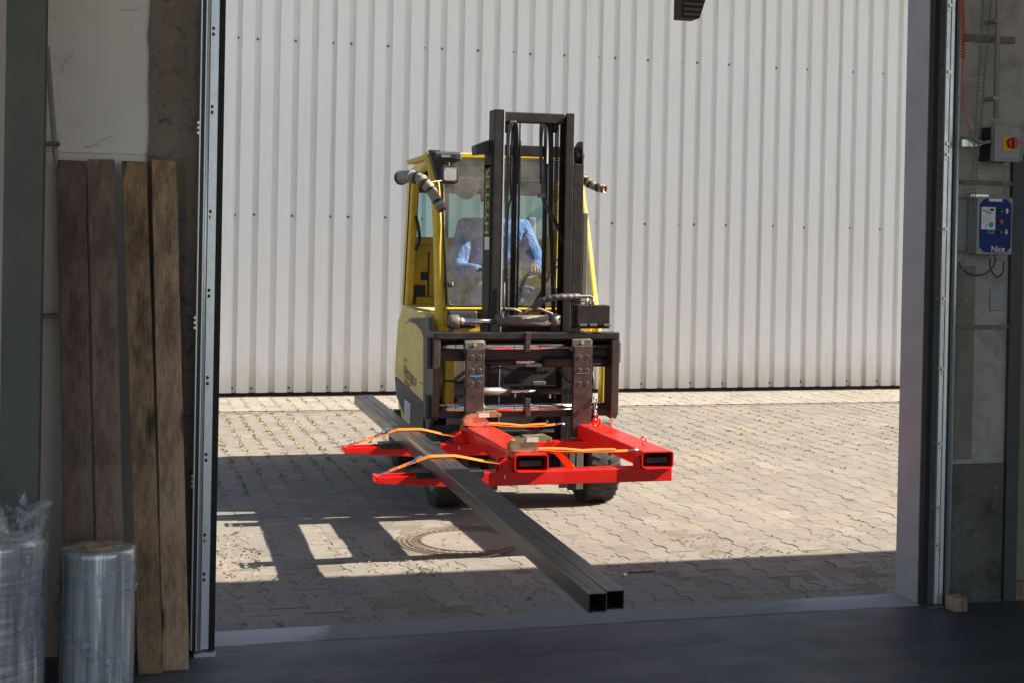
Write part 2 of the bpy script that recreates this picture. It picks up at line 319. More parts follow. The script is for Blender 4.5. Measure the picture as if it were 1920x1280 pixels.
class B:
    """collects shapes in world space and links them as ONE mesh object"""
    def __init__(s): s.v = []; s.f = []; s.s = []
    def add(s, vs, fs, smooth=False):
        o = len(s.v); s.v += [Vector(p) for p in vs]
        for k, f in enumerate(fs):
            s.f.append([i+o for i in f]); s.s.append(smooth if isinstance(smooth, bool) else smooth[k])
        return s
    def box(s, a, b, M_=None):
        x0, x1 = sorted((a[0], b[0])); y0, y1 = sorted((a[1], b[1])); z0, z1 = sorted((a[2], b[2]))
        vs = [Vector(p) for p in ((x0, y0, z0), (x1, y0, z0), (x1, y1, z0), (x0, y1, z0), (x0, y0, z1), (x1, y0, z1), (x1, y1, z1), (x0, y1, z1))]
        if M_ is not None: vs = [M_ @ p for p in vs]
        return s.add(vs, [(0, 3, 2, 1), (4, 5, 6, 7), (0, 1, 5, 4), (1, 2, 6, 5), (2, 3, 7, 6), (3, 0, 4, 7)])
    def hexa(s, lo, hi):
        """two quads (lists of four points) joined into a solid"""
        return s.add(list(lo)+list(hi), [(0, 3, 2, 1), (4, 5, 6, 7), (0, 1, 5, 4), (1, 2, 6, 5), (2, 3, 7, 6), (3, 0, 4, 7)])
    def prism(s, pts, d):
        n = len(pts); d = Vector(d); p0 = [Vector(p) for p in pts]
        vs = p0+[p+d for p in p0]
        fs = [tuple(range(n))[::-1], tuple(range(n, 2*n))]+[(i, (i+1) % n, n+(i+1) % n, n+i) for i in range(n)]
        return s.add(vs, fs)
    def cyl(s, p, q, r, n=14, r2=None, caps=True):
        p = Vector(p); q = Vector(q); r2 = r if r2 is None else r2
        ax = (q-p).normalized(); u = ax.orthogonal().normalized(); w = ax.cross(u)
        vs = []
        for c, rr in ((p, r), (q, r2)):
            for i in range(n):
                t = 2*math.pi*i/n; vs.append(c+(u*math.cos(t)+w*math.sin(t))*rr)
        fs = [(i, (i+1) % n, n+(i+1) % n, n+i) for i in range(n)]; sm = [True]*n
        if caps: fs += [tuple(range(n))[::-1], tuple(range(n, 2*n))]; sm += [False, False]
        return s.add(vs, fs, sm)
    def tube(s, pts, r, n=8, closed=False):
        pts = [Vector(p) for p in pts]; m_ = len(pts); vs = []; prev = None
        for i, p in enumerate(pts):
            a = pts[(i-1) % m_] if (i or closed) else p; b = pts[(i+1) % m_] if (i < m_-1 or closed) else p
            t = (b-a).normalized()
            u = t.orthogonal().normalized() if prev is None else (prev-t*prev.dot(t)).normalized()
            prev = u; w = t.cross(u); rr = r[i] if hasattr(r, '__len__') else r
            for j in range(n):
                g = 2*math.pi*j/n; vs.append(p+(u*math.cos(g)+w*math.sin(g))*rr)
        fs = []; L = m_ if closed else m_-1
        for i in range(L):
            for j in range(n):
                a = i*n+j; b = i*n+(j+1) % n; c = ((i+1) % m_)*n+(j+1) % n; d = ((i+1) % m_)*n+j
                fs.append((a, b, c, d))
        sm = [True]*len(fs)
        if not closed: fs += [tuple(range(n))[::-1], tuple(range((m_-1)*n, m_*n))]; sm += [False, False]
        return s.add(vs, fs, sm)
    def lathe(s, c, ax, prof, n=28, sm=True):
        """prof: (radius, distance along the axis)"""
        c = Vector(c); ax = Vector(ax).normalized(); u = ax.orthogonal().normalized(); w = ax.cross(u); vs = []
        for r, h in prof:
            for i in range(n):
                t = 2*math.pi*i/n; vs.append(c+ax*h+(u*math.cos(t)+w*math.sin(t))*r)
        fs = [(j*n+i, j*n+(i+1) % n, (j+1)*n+(i+1) % n, (j+1)*n+i) for j in range(len(prof)-1) for i in range(n)]
        return s.add(vs, fs, sm)
    def ribbon(s, pts, wdir, w, t=.002):
        """flat webbing along pts, width vector wdir"""
        pts = [Vector(p) for p in pts]; wd = Vector(wdir).normalized()*w/2; n = len(pts); vs = []
        for i, p in enumerate(pts):
            a = pts[max(i-1, 0)]; b = pts[min(i+1, n-1)]; nn = (b-a).cross(wd).normalized()*t/2
            vs += [p-wd-nn, p+wd-nn, p+wd+nn, p-wd+nn]
        fs = [(0, 1, 2, 3), (n*4-1, n*4-2, n*4-3, n*4-4)]
        for i in range(n-1):
            o = i*4
            for j in range(4): fs.append((o+j, o+4+j, o+4+(j+1) % 4, o+(j+1) % 4))
        return s.add(vs, fs)
    def link(s, name, mat, parent=None, bevel=0.0, origin=None, seg=2):
        me = bpy.data.meshes.new(name)
        o0 = Vector(parent['_o']) if (parent is not None and '_o' in parent) else Vector(origin or (0, 0, 0))
        me.from_pydata([tuple(p-o0) for p in s.v], [], s.f)
        for i, p in enumerate(me.polygons): p.use_smooth = bool(s.s[i])
        me.validate(); me.update()
        import bmesh
        bm = bmesh.new(); bm.from_mesh(me); bmesh.ops.recalc_face_normals(bm, faces=bm.faces); bm.to_mesh(me); bm.free()
        me.materials.append(MAT[mat] if isinstance(mat, str) else mat)
        ob = bpy.data.objects.new(name, me); COL.objects.link(ob)
        if parent is not None:
            ob.parent = parent; ob['_o'] = list(o0)
        else:
            ob.location = o0; ob['_o'] = list(o0)
        if bevel:
            md = ob.modifiers.new('bevel', 'BEVEL'); md.width = bevel; md.segments = seg; md.limit_method = 'ANGLE'; md.angle_limit = rad(40)
        return ob

def thing(name, label, cat, loc, group=None):
    o = bpy.data.objects.new(name, None); COL.objects.link(o); o.location = loc; o['_o'] = list(loc)
    o.empty_display_size = .1; o['label'] = label; o['category'] = cat
    if group: o['group'] = group
    return o
def tag(o, label, cat, group=None):
    o['label'] = label; o['category'] = cat
    if group: o['group'] = group
    return o
def struct(o): o['kind'] = 'structure'; return o
def stuff(o): o['kind'] = 'stuff'; return o
def arc(p, q, sag, n=10, d=(0, 0, -1)):
    p = Vector(p); q = Vector(q); d = Vector(d)
    return [p.lerp(q, t/n)+d*sag*4*(t/n)*(1-t/n) for t in range(n+1)]
def smooth_path(pts, n=5):
    P = [Vector(p) for p in pts]; P = [P[0]*2-P[1]]+P+[P[-1]*2-P[-2]]; out = []
    for i in range(1, len(P)-2):
        for k in range(n):
            t = k/n; a, b, c, d = P[i-1:i+3]
            out.append(.5*((2*b)+(c-a)*t+(2*a-5*b+4*c-d)*t*t+(3*b-3*c+d-a)*t**3))
    out.append(P[-2]); return out
def text(name, s, size, M_, mat, parent, extrude=.0006, sx=1.0, bold=0.0):
    cu = bpy.data.curves.new(name, 'FONT'); cu.body = s; cu.size = size; cu.extrude = extrude; cu.align_x = 'LEFT'
    cu.offset = bold; cu.materials.append(MAT[mat])
    o = bpy.data.objects.new(name, cu)
    me = bpy.data.meshes.new_from_object(o); bpy.data.objects.remove(o)
    if not me.materials: me.materials.append(MAT[mat])
    o = bpy.data.objects.new(name, me); COL.objects.link(o)
    o.parent = parent
    o.matrix_local = Matrix.Translation(-Vector(parent['_o'])) @ M_ @ Matrix.Diagonal((sx, 1, 1, 1))
    return o
# ------------------------------------------------------------------ ground
YT = 5.73; YW = 13.72; YS = 12.60       # threshold edge, cladding wall, edge of the pale strip
g = B(); g.add([(-60, YT, -.0020), (60, YT, -.0020), (60, 60, -.0020), (-60, 60, -.0020)], [(0, 1, 2, 3)])
ground = struct(g.link('paved_yard', 'joint'))
g = B(); g.add([(-600, -600, -.30), (600, -600, -.30), (600, 600, -.30), (-600, 600, -.30)], [(0, 1, 2, 3)])
struct(g.link('ground', 'joint'))
g = B(); g.box((-60, -60, -.2), (60, -1.7, -.03)); struct(g.link('rear_yard', 'paver'))
b = B(); b.box((-8, -1.7, -.2), (10, 5.530, 0.0)); hall_floor = struct(b.link('hall_floor', 'floor'))
b = B()
nx = 60; xs = [-.2+i*(4.2/nx) for i in range(nx+1)]
rr = random.Random(3)
for i in range(nx):
    e0 = 5.534+.004*math.sin(i*1.7)+.003*math.sin(i*.6); e1 = 5.534+.004*math.sin((i+1)*1.7)+.003*math.sin((i+1)*.6)
    b.add([(xs[i], e0, .003), (xs[i+1], e1, .003), (xs[i+1], YT, .004), (xs[i], YT, .004),
           (xs[i], e0, -.1), (xs[i+1], e1, -.1), (xs[i+1], YT, -.1), (xs[i], YT, -.1)],
          [(0, 1, 2, 3), (0, 4, 5, 1), (2, 6, 7, 3)])
struct(b.link('door_threshold', 'thresh'))

# pavers: interlocking I-shaped stones, 200 mm long, 139 mm column pitch
PITCH_X, LEN_Y = .139, .2
def stone_outline(gap=.0012):
    w1, w0 = .0825-gap, .0565-gap; L = .1-gap
    return [(-w1, -L), (w1, -L), (w1, -.066), (w0, -.036), (w0, .036), (w1, .066), (w1, L), (-w1, L), (-w1, .066), (-w0, .036), (-w0, -.036), (-w1, -.066)]
OUT = stone_outline(); NO = len(OUT)
def stone_geo(cx, cy, rnd, ymin=-1e9, ymax=1e9):
    dz = rnd.gauss(0, .0007); tx = rnd.gauss(0, .006); ty = rnd.gauss(0, .006)
    a = rnd.gauss(0, .008); ca, sa = math.cos(a), math.sin(a); vs = []
    for k, (sc, z) in enumerate(((1.0, -.03), (1.0, -.0018), (.955, 0.0))):
        for x, y in OUT:
            x *= sc if k < 2 else 1-.003/.08; y *= sc if k < 2 else 1-.003/.1
            X = cx+x*ca-y*sa; Y = cy+x*sa+y*ca
            zz = z+dz+(x*ty+y*tx if k else 0)
            vs.append((X, min(max(Y, ymin), ymax), zz))
    fs = [tuple(range(2*NO, 3*NO))]
    for r in range(2):
        for i in range(NO): fs.append((r*NO+i, r*NO+(i+1) % NO, (r+1)*NO+(i+1) % NO, (r+1)*NO+i))
    return vs, fs
MHC, MHR = Vector((1.83, 7.19, 0)), .375
X0P, Y0P = 2.427, 5.839                   # a joint centre read from the place itself
cells = []
for i in range(-44, 66):
    cx = X0P+i*PITCH_X
    for j in range(-2, 40):
        cy = Y0P-.1+j*LEN_Y+(.1 if i % 2 else 0)
        if cy-.1 > YS or cy+.1 < YT: continue
        # only what the opening could show from near the camera
        if cx < .2+(cy-5.7)*.02-.55 or cx > 3.4+(cy-5.5)*.66+.8: continue
        if (cx-MHC.x)**2+(cy-MHC.y)**2 < (MHR-.02)**2: continue
        cells.append((cx, cy, YT+.003, YS-.003))
cells.sort(key=lambda c: c[0]**2+c[1]**2)
rnd = random.Random(11)
proto = []
for k in range(8):
    vs, fs = stone_geo(0, 0, rnd); bb = B(); bb.add([Vector(p) for p in vs], fs); proto.append((vs, fs))
import bmesh as _bm
pm = []
for k, (vs, fs) in enumerate(proto):
    me = bpy.data.meshes.new('paving_stone'); me.from_pydata(vs, [], fs); me.materials.append(MAT['paver']); pm.append(me)
ncount = 0; rest = B()
for n, (cx, cy, y0, y1) in enumerate(cells):
    cut = cy-.1 < y0 or cy+.1 > y1
    if ncount < 290:
        if cut:
            vs, fs = stone_geo(cx, cy, rnd, y0, y1)
            me = bpy.data.meshes.new('paving_stone'); me.from_pydata([(x-cx, y-cy, z) for x, y, z in vs], [], fs); me.materials.append(MAT['paver'])
        else: me = pm[n % 8]
        o = bpy.data.objects.new('paving_stone', me); COL.objects.link(o); o.parent = ground
        o.location = (cx, cy, rnd.gauss(0, .0008)); ncount += 1
        if not cut and rnd.random() < .5: o.rotation_euler = (0, 0, math.pi)
    else:
        vs, fs = stone_geo(cx, cy, rnd, y0, y1); rest.add(vs, fs)
me = bpy.data.meshes.new('paving_field'); me.from_pydata([tuple(v) for v in rest.v], [], rest.f); me.materials.append(MAT['paver'])
o = bpy.data.objects.new('paving_field', me); COL.objects.link(o); o.parent = ground; stuff(o)
# pale strip along the far wall, same stone, laid a hair higher behind an edging line
rest = B()
for i in range(-4, 66):
    cx = .45+i*.139
    for j in range(0, 7):
        cy = YS+.1+j*.2+(.1 if i % 2 else 0)-.1
        if cy-.1 > YW+.02: continue
        vs, fs = stone_geo(cx, cy, rnd, YS+.006, YW+.03)
        rest.add([(x, y, z+.012) for x, y, z in vs], fs)
me = bpy.data.meshes.new('pale_paving_strip'); me.from_pydata([tuple(v) for v in rest.v], [], rest.f); me.materials.append(MAT['paver_light'])
o = bpy.data.objects.new('pale_paving_strip', me); COL.objects.link(o); o.parent = ground; stuff(o)
b = B(); b.box((-2, YS-.055, -.05), (11, YS+.002, .004)); struct(b.link('drain_edging', 'paver', None))
# outlying paving, past what the opening shows
b = B()
b.add([(-60, YT, -.004), (-.3, YT, -.004), (-.3, YW, -.004), (-60, YW, -.004)], [(0, 1, 2, 3)])
b.add([(4.4, YT, -.008), (60, YT, -.008), (60, YW, -.008), (9.2, YW, -.008)], [(0, 1, 2, 3)])
o = b.link('outlying_paving', 'paver', ground); stuff(o)

# weeds in the joints and loose litter
def tuft(b, x, y, z, s, rnd, n=5):
    for _ in range(n):
        a = rnd.uniform(0, 6.28); l = s*rnd.uniform(.5, 1.2); w = s*.22; h = s*rnd.uniform(.25, .9)
        dx, dy = math.cos(a), math.sin(a); px, py = x+rnd.gauss(0, s*.5), y+rnd.gauss(0, s*.5)
        b.add([(px-dy*w, py+dx*w, z), (px+dy*w, py-dx*w, z), (px+dx*l, py+dy*l, z+h)], [(0, 1, 2)])
weeds = B(); r2 = random.Random(5)
for (cx, cy, y0, y1) in cells:
    # corners of the zigzag joints
    for (ox, oy) in ((.0695, .05), (-.0695, .05), (.0695, -.05)):
        x, y = cx+ox, cy+oy
        dens = .12+.72*max(0, min(1, (y-8.3)/1.6))*max(.35, 1-max(0, x-3.4)*.22)
        dens *= .55+.6*math.sin(x*2.1+y*.7)**2
        if r2.random() < dens and YT+.03 < y < YS-.02:
            tuft(weeds, x, y, .0, r2.uniform(.009, .018)*(1+.7*max(0, min(1, (y-8.3)/1.6))*(1 if x < 3.6 else .55)), r2, 6)
for i in range(-4, 66):
    cx = .45+i*.139
    for j in range(0, 11):
        if r2.random() < (.8 if cx < 3.2 else .22): tuft(weeds, cx+.07, YS+.05+j*.1, .012, r2.uniform(.012, .022), r2, 5)
for k in range(520):                                     # along the foot of the wall and the threshold
    tuft(weeds, r2.uniform(.6, 8.6), YW-.01+r2.gauss(0, .012), .01, r2.uniform(.006, .02), r2, 3)
for k in range(300):
    tuft(weeds, r2.uniform(.45, 3.45), YT+r2.random()**2*.02, .0, r2.uniform(.003, .006), r2, 3)
o = weeds.link('joint_weeds', 'moss', ground); stuff(o)
lit = B()
def bit(b, x, y, L, w, a, z=.004):
    dx, dy = math.cos(a)*L/2, math.sin(a)*L/2; nx_, ny_ = -math.sin(a)*w/2, math.cos(a)*w/2; k = r2.uniform(-.003, .006)
    b.add([(x-dx-nx_, y-dy-ny_, z), (x+dx-nx_, y+dy-ny_, z+k), (x+dx+nx_, y+dy+ny_, z+k+.002), (x-dx+nx_, y-dy+ny_, z+.002), (x, y, z+.006)], [(0, 1, 4), (1, 2, 4), (2, 3, 4), (3, 0, 4)])
for k in range(2000):
    y = 5.78+abs(r2.gauss(0, .75)); x = r2.uniform(.4, 4.4)
    if y > 9 or x > 3.5+(y-5.5)*.6: continue
    clump = math.sin(x*5.1+1.3)*math.sin(y*6.3+x*2)
    if clump < r2.uniform(-.5, .7): continue
    bit(lit, x, y, r2.uniform(.004, .026), r2.uniform(.0012, .0045), r2.uniform(0, 3.14))
for k in range(110):
    x, y = gr(455+r2.gauss(0, 38), 1038+r2.gauss(0, 20))[:2]; bit(lit, x, y, r2.uniform(.008, .04), r2.uniform(.0015, .0035), r2.uniform(0, 3.14))
for k in range(60):
    x, y = gr(800+r2.gauss(0, 22), 1068+r2.gauss(0, 9))[:2]; bit(lit, x, y, r2.uniform(.01, .03), .004, r2.uniform(0, 3.14))
o = lit.link('loose_litter', 'litter'); stuff(o)
def twig(pts, r, lab):
    b = B(); b.tube(smooth_path([gr(x, y, .008+.004*k) for k, (x, y) in enumerate(pts)], 4), r*.7, 5)
    tag(b.link('twig', 'felt', None, origin=gr(*pts[0])), lab, 'twig', 'twigs on the paving')
twig([(898, 1044), (925, 1040), (950, 1035), (962, 1031)], .004, 'thin bent twig lying at the right edge of the manhole cover')
twig([(1178, 1073), (1205, 1071), (1228, 1070)], .005, 'short straight twig in the shade to the right of the tube ends')
for (x, y, lab) in ((905, 1038, 'crumpled pale leaf in the sun patch beside the bent twig'), (1171, 1078, 'small white scrap on the shaded paving just right of the tube ends')):
    c = gr(x, y); b = B(); q = []
    for k in range(9):
        t = k/9*6.283; q.append(c+Vector((math.cos(t)*.012*(1+.3*math.sin(3*t)), math.sin(t)*.011, .006+.008*math.sin(2*t+1))))
    b.add(q+[c+Vector((0, 0, .012))], [(k, (k+1) % 9, 9) for k in range(9)])
    tag(b.link('leaf_scrap', 'print_white' if x > 1000 else 'litter', None, origin=c), lab, 'litter', 'scraps on the paving')

# manhole cover: iron ring, concrete centre
mh = thing('manhole_cover', 'round cast iron manhole cover with a concrete centre set flush in the block paving', 'manhole cover', tuple(MHC))
b = B(); b.lathe(MHC, (0, 0, 1), [(.245, -.01), (.245, -.0005), (0, .0005)], 40, False); b.link('concrete_centre', 'paver', mh)
b = B(); b.lathe(MHC, (0, 0, 1), [(.378, -.02), (.378, .0), (.366, .002), (.364, -.007), (.352, -.007), (.350, .001), (.338, .001), (.336, -.006), (.322, -.006), (.320, .002), (.305, .002), (.303, -.008), (.256, -.008), (.256, .002), (.246, .002), (.245, -.01)], 56, False)
b.link('iron_ring', 'iron', mh)
b = B()
for k in range(44):
    t = k/44*6.283; u = Vector((math.cos(t), math.sin(t), 0)); w = Vector((-u.y, u.x, 0)); c = MHC+u*.280
    p = [c-u*.018-w*.010, c+u*.018-w*.011, c+u*.018+w*.011, c-u*.018+w*.010]
    b.hexa([q+Vector((0, 0, -.01)) for q in p], [q+Vector((0, 0, .001)) for q in p])
    if k % 2 == 0:
        c = MHC+u*.329; b.cyl(c+Vector((0, 0, -.008)), c+Vector((0, 0, .001)), .006, 6)
stuff(b.link('ring_studs', 'iron', mh))

# ------------------------------------------------------------------ cladding wall opposite
wallb = thing('clad_building', 'long hall wall of cream vertical trapezoidal metal cladding across the yard', 'building', (5, YW, 0))
PIT = .1806; R1 = 1.18; DEP = .042     # rib pitch, right edge of a narrow groove, groove depth
def panel(x0, narrow_first, z0, z1, h=5.6):
    """one sheet: five grooves; x0 is the right edge of its first groove"""
    b = B(); prof = []
    for k in range(5):
        xr = x0+k*PIT; gw = .052 if k == 0 else .066
        fl = .007
        prof += [(xr-gw, 0), (xr-gw+fl, DEP), (xr-fl, DEP), (xr, 0)]
    xe = x0+5*PIT-.052; prof.append((xe, 0)); off = 0.0
    vs = []
    for z in (z0, z1):
        for x, d in prof: vs.append((x, YW-DEP+d+off, z))
    n = len(prof)
    b.add(vs, [(i, i+1, n+i+1, n+i) for i in range(n-1)])
    # the lapped edge stands a little proud of the next sheet
    b.add([(xe-.004, YW-DEP-.0015, z0), (xe+.004, YW-DEP-.0015, z0), (xe+.004, YW-DEP-.0015, z1), (xe-.004, YW-DEP-.0015, z1)], [(0, 1, 2, 3)])
    return b
for k in range(-4, 14):
    x0 = R1+k*5*PIT
    b = panel(x0, True, .05, 5.2); o = b.link('cladding_sheet', 'clad', wallb)
    # screws on grooves 1, 2, 4 of every sheet
    if -1 <= k <= 8:
        for z in (3.415, 1.735, .095):
            for gI in (0, 1, 3):
                x = x0+gI*PIT-.038+random.uniform(-.004, .004); zz = z+random.uniform(-.006, .006)
                sb = B(); sb.cyl((x, YW-.002, zz), (x, YW-.008, zz), .0115, 10); sb.cyl((x, YW-.006, zz), (x, YW-.013, zz), .0065, 6)
                sb.link('screw', 'grey_steel', o)
b = B(); b.box((-4, YW+.012, 0), (15, YW+.25, 5.2)); b.link('wall_core', 'felt', wallb)
b = B(); b.box((-8, YW-1.226-DEP, 5.2), (20, YW+2.0, 5.32)); b.link('roof_overhang', 'clad', wallb)
b = B(); b.box((-8, YW-1.225-DEP, 5.1), (20, YW-1.19-DEP, 5.199)); b.link('gutter_board', 'clad', wallb) if False else None

# ------------------------------------------------------------------ hall with the open door
DL, DR, YI = .421, 3.470, 5.53       # door edges, inner wall face
hall = thing('warehouse_hall', 'dark warehouse interior with whitewashed walls around the open doorway', 'warehouse', (0, YI, 0))
b = B(); b.box((-8, YI, 0), (DL-.03, YT, 3.42)); b.link('wall_beside_door', 'plaster', hall)
XE = at(1886, 800, YI).x; XF = at(1909, 800, YI).x
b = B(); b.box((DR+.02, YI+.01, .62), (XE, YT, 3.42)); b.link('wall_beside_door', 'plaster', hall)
b = B(); b.box((DR+.02, YI-.004, 0), (XE-.002, YT-.002, .62)); b.link('plinth', 'plinth', hall, .012)
b = B(); b.box((XE+.001, YI+.012, at(1900, 303, YI).z+.002), (XE+.3, YT, 3.42)); b.link('wall_over_post', 'plaster', hall)
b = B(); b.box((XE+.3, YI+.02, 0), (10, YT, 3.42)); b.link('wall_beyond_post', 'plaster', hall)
b = B(); b.box((DL-.03, YI, 3.0), (DR+.02, YT, 3.42)); b.link('lintel', 'concrete', hall)
b = B(); b.prism([(-8, YT+.03, 3.36), (-8, YT+.03, 3.43), (-8, 1.5, 4.6), (-8, -1.6, 4.6), (-8, -1.6, 4.5), (-8, 1.5, 4.5)], (18, 0, 0)); b.link('roof', 'plaster', hall)  # cut off just behind the camera to let daylight in
for x_ in (-8.2, 10): b = B(); b.box((x_, -1.6, 0), (x_+.2, YT, 3.3)); b.prism([(x_, YT, 3.3), (x_, 1.5, 4.5), (x_, -1.6, 4.5), (x_, -1.6, 3.3)], (.2, 0, 0)); b.link('side_wall', 'plaster', hall)
for x_ in (-8, -2, 4, 9.8): b = B(); b.box((x_, -1.8, 0), (x_+.2, -1.6, 4.5)); b.link('rear_post', 'column', hall)  # unseen open rear, shaped this way to brighten the hall
# concrete door pier on the left with its stained face
xa, xb = at(276, 300, YI-.02).x, at(378, 600, YI-.02).x
b = B(); nz = 40; nxx = 10; vs = []
rr = random.Random(9)
for i in range(nz+1):
    for j in range(nxx+1):
        x = xa+(xb-xa)*j/nxx; z = 3.2*i/nz
        vs.append((x+(rr.uniform(-.006, .006) if j in (0,) else 0), YI-.012-(rr.uniform(0, .005) if 0 < j < nxx else 0)-(.010 if j > 6 else 0), z))
fs = [(i*(nxx+1)+j, i*(nxx+1)+j+1, (i+1)*(nxx+1)+j+1, (i+1)*(nxx+1)+j) for i in range(nz) for j in range(nxx)]
b.add(vs, fs); b.link('stained_pier', 'concrete', hall)
b = B(); b.box((xa, YI-.004, 1.865), (xb, YI-.024, 1.885)); b.link('mortar_ledge', 'concrete', hall)
b = B(); b.box((-.6, YI-.0, 1.872), (xa-.002, YI-.008, 1.880)); b.link('mortar_ledge', 'plaster', hall)
# right: stained strip beside the track, ledges
b = B(); xr0, xr1 = at(1790, 700, YI).x, at(1826, 700, YI).x
b.box((xr0-.03, YI+.004, .64), (xr1, YI+.03, 1.50)); b.link('stained_strip', paint('faded_stain', (.25, .225, .19), (.12, .1, .085), .6, .9, 0, 7, .4, 60, .2, True), hall)
z1 = at(1850, 612, YI).z; z2 = at(1860, 74, YI).z; z3 = at(1830, 342, YI).z

for za, zb_ in ((z1-.012, z1+.004), (z2-.015, z2+.015), (z3-.010, z3+.008)):
    b = B(); b.box((xr0, YI+.002, za), (XE, YI-.006, zb_)); b.link('mortar_ledge', 'concrete', hall)
# cracks and cobweb threads on the whitewash
cr = B(); rr = random.Random(21)
def thread(x, y, L, a, Y, w=.0012):
    p = at(x, y, Y); pts = [p]
    for k in range(7):
        a += rr.gauss(0, .5); p = p+Vector((math.cos(a), 0, math.sin(a)))*L/7; pts.append(p.copy())
    cr.ribbon(pts, (0, .2, 1) if abs(math.cos(a)) > .5 else (1, 0, 0), w, .0006)
for k in range(16): thread(rr.uniform(95, 270), rr.uniform(5, 285), rr.uniform(.03, .12), rr.uniform(0, 6.28), YI-.004, rr.uniform(.0005, .0011))
for k in range(9): thread(rr.uniform(1800, 1880), rr.uniform(80, 590), rr.uniform(.05, .14), rr.uniform(0, 6.28), YI+.003, rr.uniform(.001, .002))
for k in range(12): thread(rr.uniform(345, 372), rr.uniform(80, 900), rr.uniform(.03, .09), rr.uniform(0, 6.28), YI-.035, rr.uniform(.001, .0025))
o = cr.link('cobweb_threads', 'felt', hall); stuff(o)
# grey reveal plate on the right of the doorway
b = B(); b.box((DR-.004, YI+.02, .004), (DR+.019, YT+.004, 3.0)); b.link('reveal_plate', 'reveal', hall, .002)
b = B(); b.box((DL-.028, YI+.002, .004), (DL-.022, YT+.004, 3.0)); b.link('reveal_plate', 'reveal', hall)

# dark post and the pale door leaf at the right edge
pst = thing('steel_post', 'dark grey steel post to the right of the whitewashed wall with the controls', 'post', (XE+.04, YI, 0))
b = B(); b.box((XE, YI-.012, 0), (XF, YI+.15, at(1900, 303, YI).z)); b.link('shaft', 'dkgrey', pst, .003)
dl = thing('hall_door', 'pale olive door leaf with a brown kick board at the right edge of the picture', 'door', (4.3, YI, 0))
b = B(); b.box((XF+.003, YI+.002, .09), (5.0, YI+.018, 2.0)); b.link('leaf', paint('olive_door', (.22, .21, .15), (.1, .09, .06), .3, .6), dl)
b = B(); b.box((XF+.003, YI-.01, .0), (5.0, YI+.012, .085)); b.link('kick_board', 'wood_warm', dl)
blk = B(); p = at(1797, 1117, 5.42); blk.box((p.x-.034, 5.40, 0), (p.x+.034, 5.47, .062)); tag(blk.link('wood_block', 'wood_light', None, .003, origin=(p.x, 5.44, 0)), 'small sawn wooden block on the floor at the foot of the right door track', 'wood block')
# brown timber bracket under the lintel
tb = thing('timber_bracket', 'dark brown timber bracket hanging into the top of the doorway', 'bracket', (2.3, 5.62, 3.0))
a0 = at(1278, 33, 5.60); a1 = at(1313, 34, 5.60); a2 = at(1324, 0, 5.60)
b = B(); dx = (a2.x-a1.x)/(a2.z-a1.z); pts = [(a0.x, 5.60, a0.z), (a1.x-.004, 5.60, a0.z), (a1.x, 5.6, a0.z+.008), (a1.x+dx*(3.0-a1.z), 5.60, 3.0), (a0.x, 5.60, 3.0)]
b.prism(pts, (0, .09, 0)); b.link('bracket_block', 'felt', tb, .002)
b = B()
for k in range(9):
    z = a0.z+.01+k*.022; b.box((a0.x+.008, 5.594, z), (a1.x-.006+dx*k*.022, 5.60, z+.009))
b.link('fillets', 'iron', tb)

# ------------------------------------------------------------------ door tracks
def track_left():
    t = thing('door_track', 'left vertical galvanised door track with slotted angle and black rubber seal', 'door track', (.40, 5.48, 0), 'sectional door tracks')
    Y = 5.44
    X = lambda px: at(px, 700, Y).x
    H = 2.98
    b = B(); b.box((X(400), Y-.002, .01), (X(411.5), Y+.09, H)); b.link('rubber_seal', 'seal', t, .003)
    b = B(); b.box((X(384), Y+.004, .02), (X(400), Y+.010, H)); b.box((X(384), Y+.004, .02), (X(386), Y-.02, H)); b.link('slotted_angle', 'zinc', t)
    b = B(); b.tube([(X(380), Y-.012, .02), (X(380), Y-.012, H)], .0065, 10); b.box((X(375), Y-.02, .02), (X(377), Y+.04, H)); b.link('track_lip', 'zinc', t)
    b = B(); b.box((X(368), Y+.00, .02), (X(376), Y+.05, H)); b.link('track_channel', 'dkgrey', t)
    b = B(); b.box((X(366), Y-.01, .02), (X(368), Y+.05, H)); b.link('track_flange', 'zinc', t)
    for py in (58, 205, 402, 550, 712, 856, 1007, 1080):
        z = at(392, py, Y).z; z = max(.05, z)
        for dz in (.010, -.012):
            s = B(); xx = X(389); s.cyl((xx, Y+.0045, z+dz), (xx, Y+.0015, z+dz), .0062, 10); s.box((xx-.012, Y+.0015, z+dz-.006), (xx, Y+.0045, z+dz+.006)); s.link('slot', 'black', t)
        s = B(); xx = X(392); s.cyl((xx, Y+.003, z-.012), (xx, Y-.004, z-.012), .0065, 8)
        if py in (402, 1007): s.link('bolt', 'bolt', t)
    for py in (240, 605, 900, 1200):
        z = max(.04, at(370, py, Y).z); s = B()
        for dz in (-.02, 0, .018): s.cyl((X(366.5), Y+.01, z+dz), (X(364), Y-.012, z+dz), .006, 8)
        s.link('bolt', 'bolt', t)
    b = B(); b.box((X(372), Y-.03, 0), (X(412), Y+.07, .012)); b.link('foot_plate', 'zinc', t)
track_left()
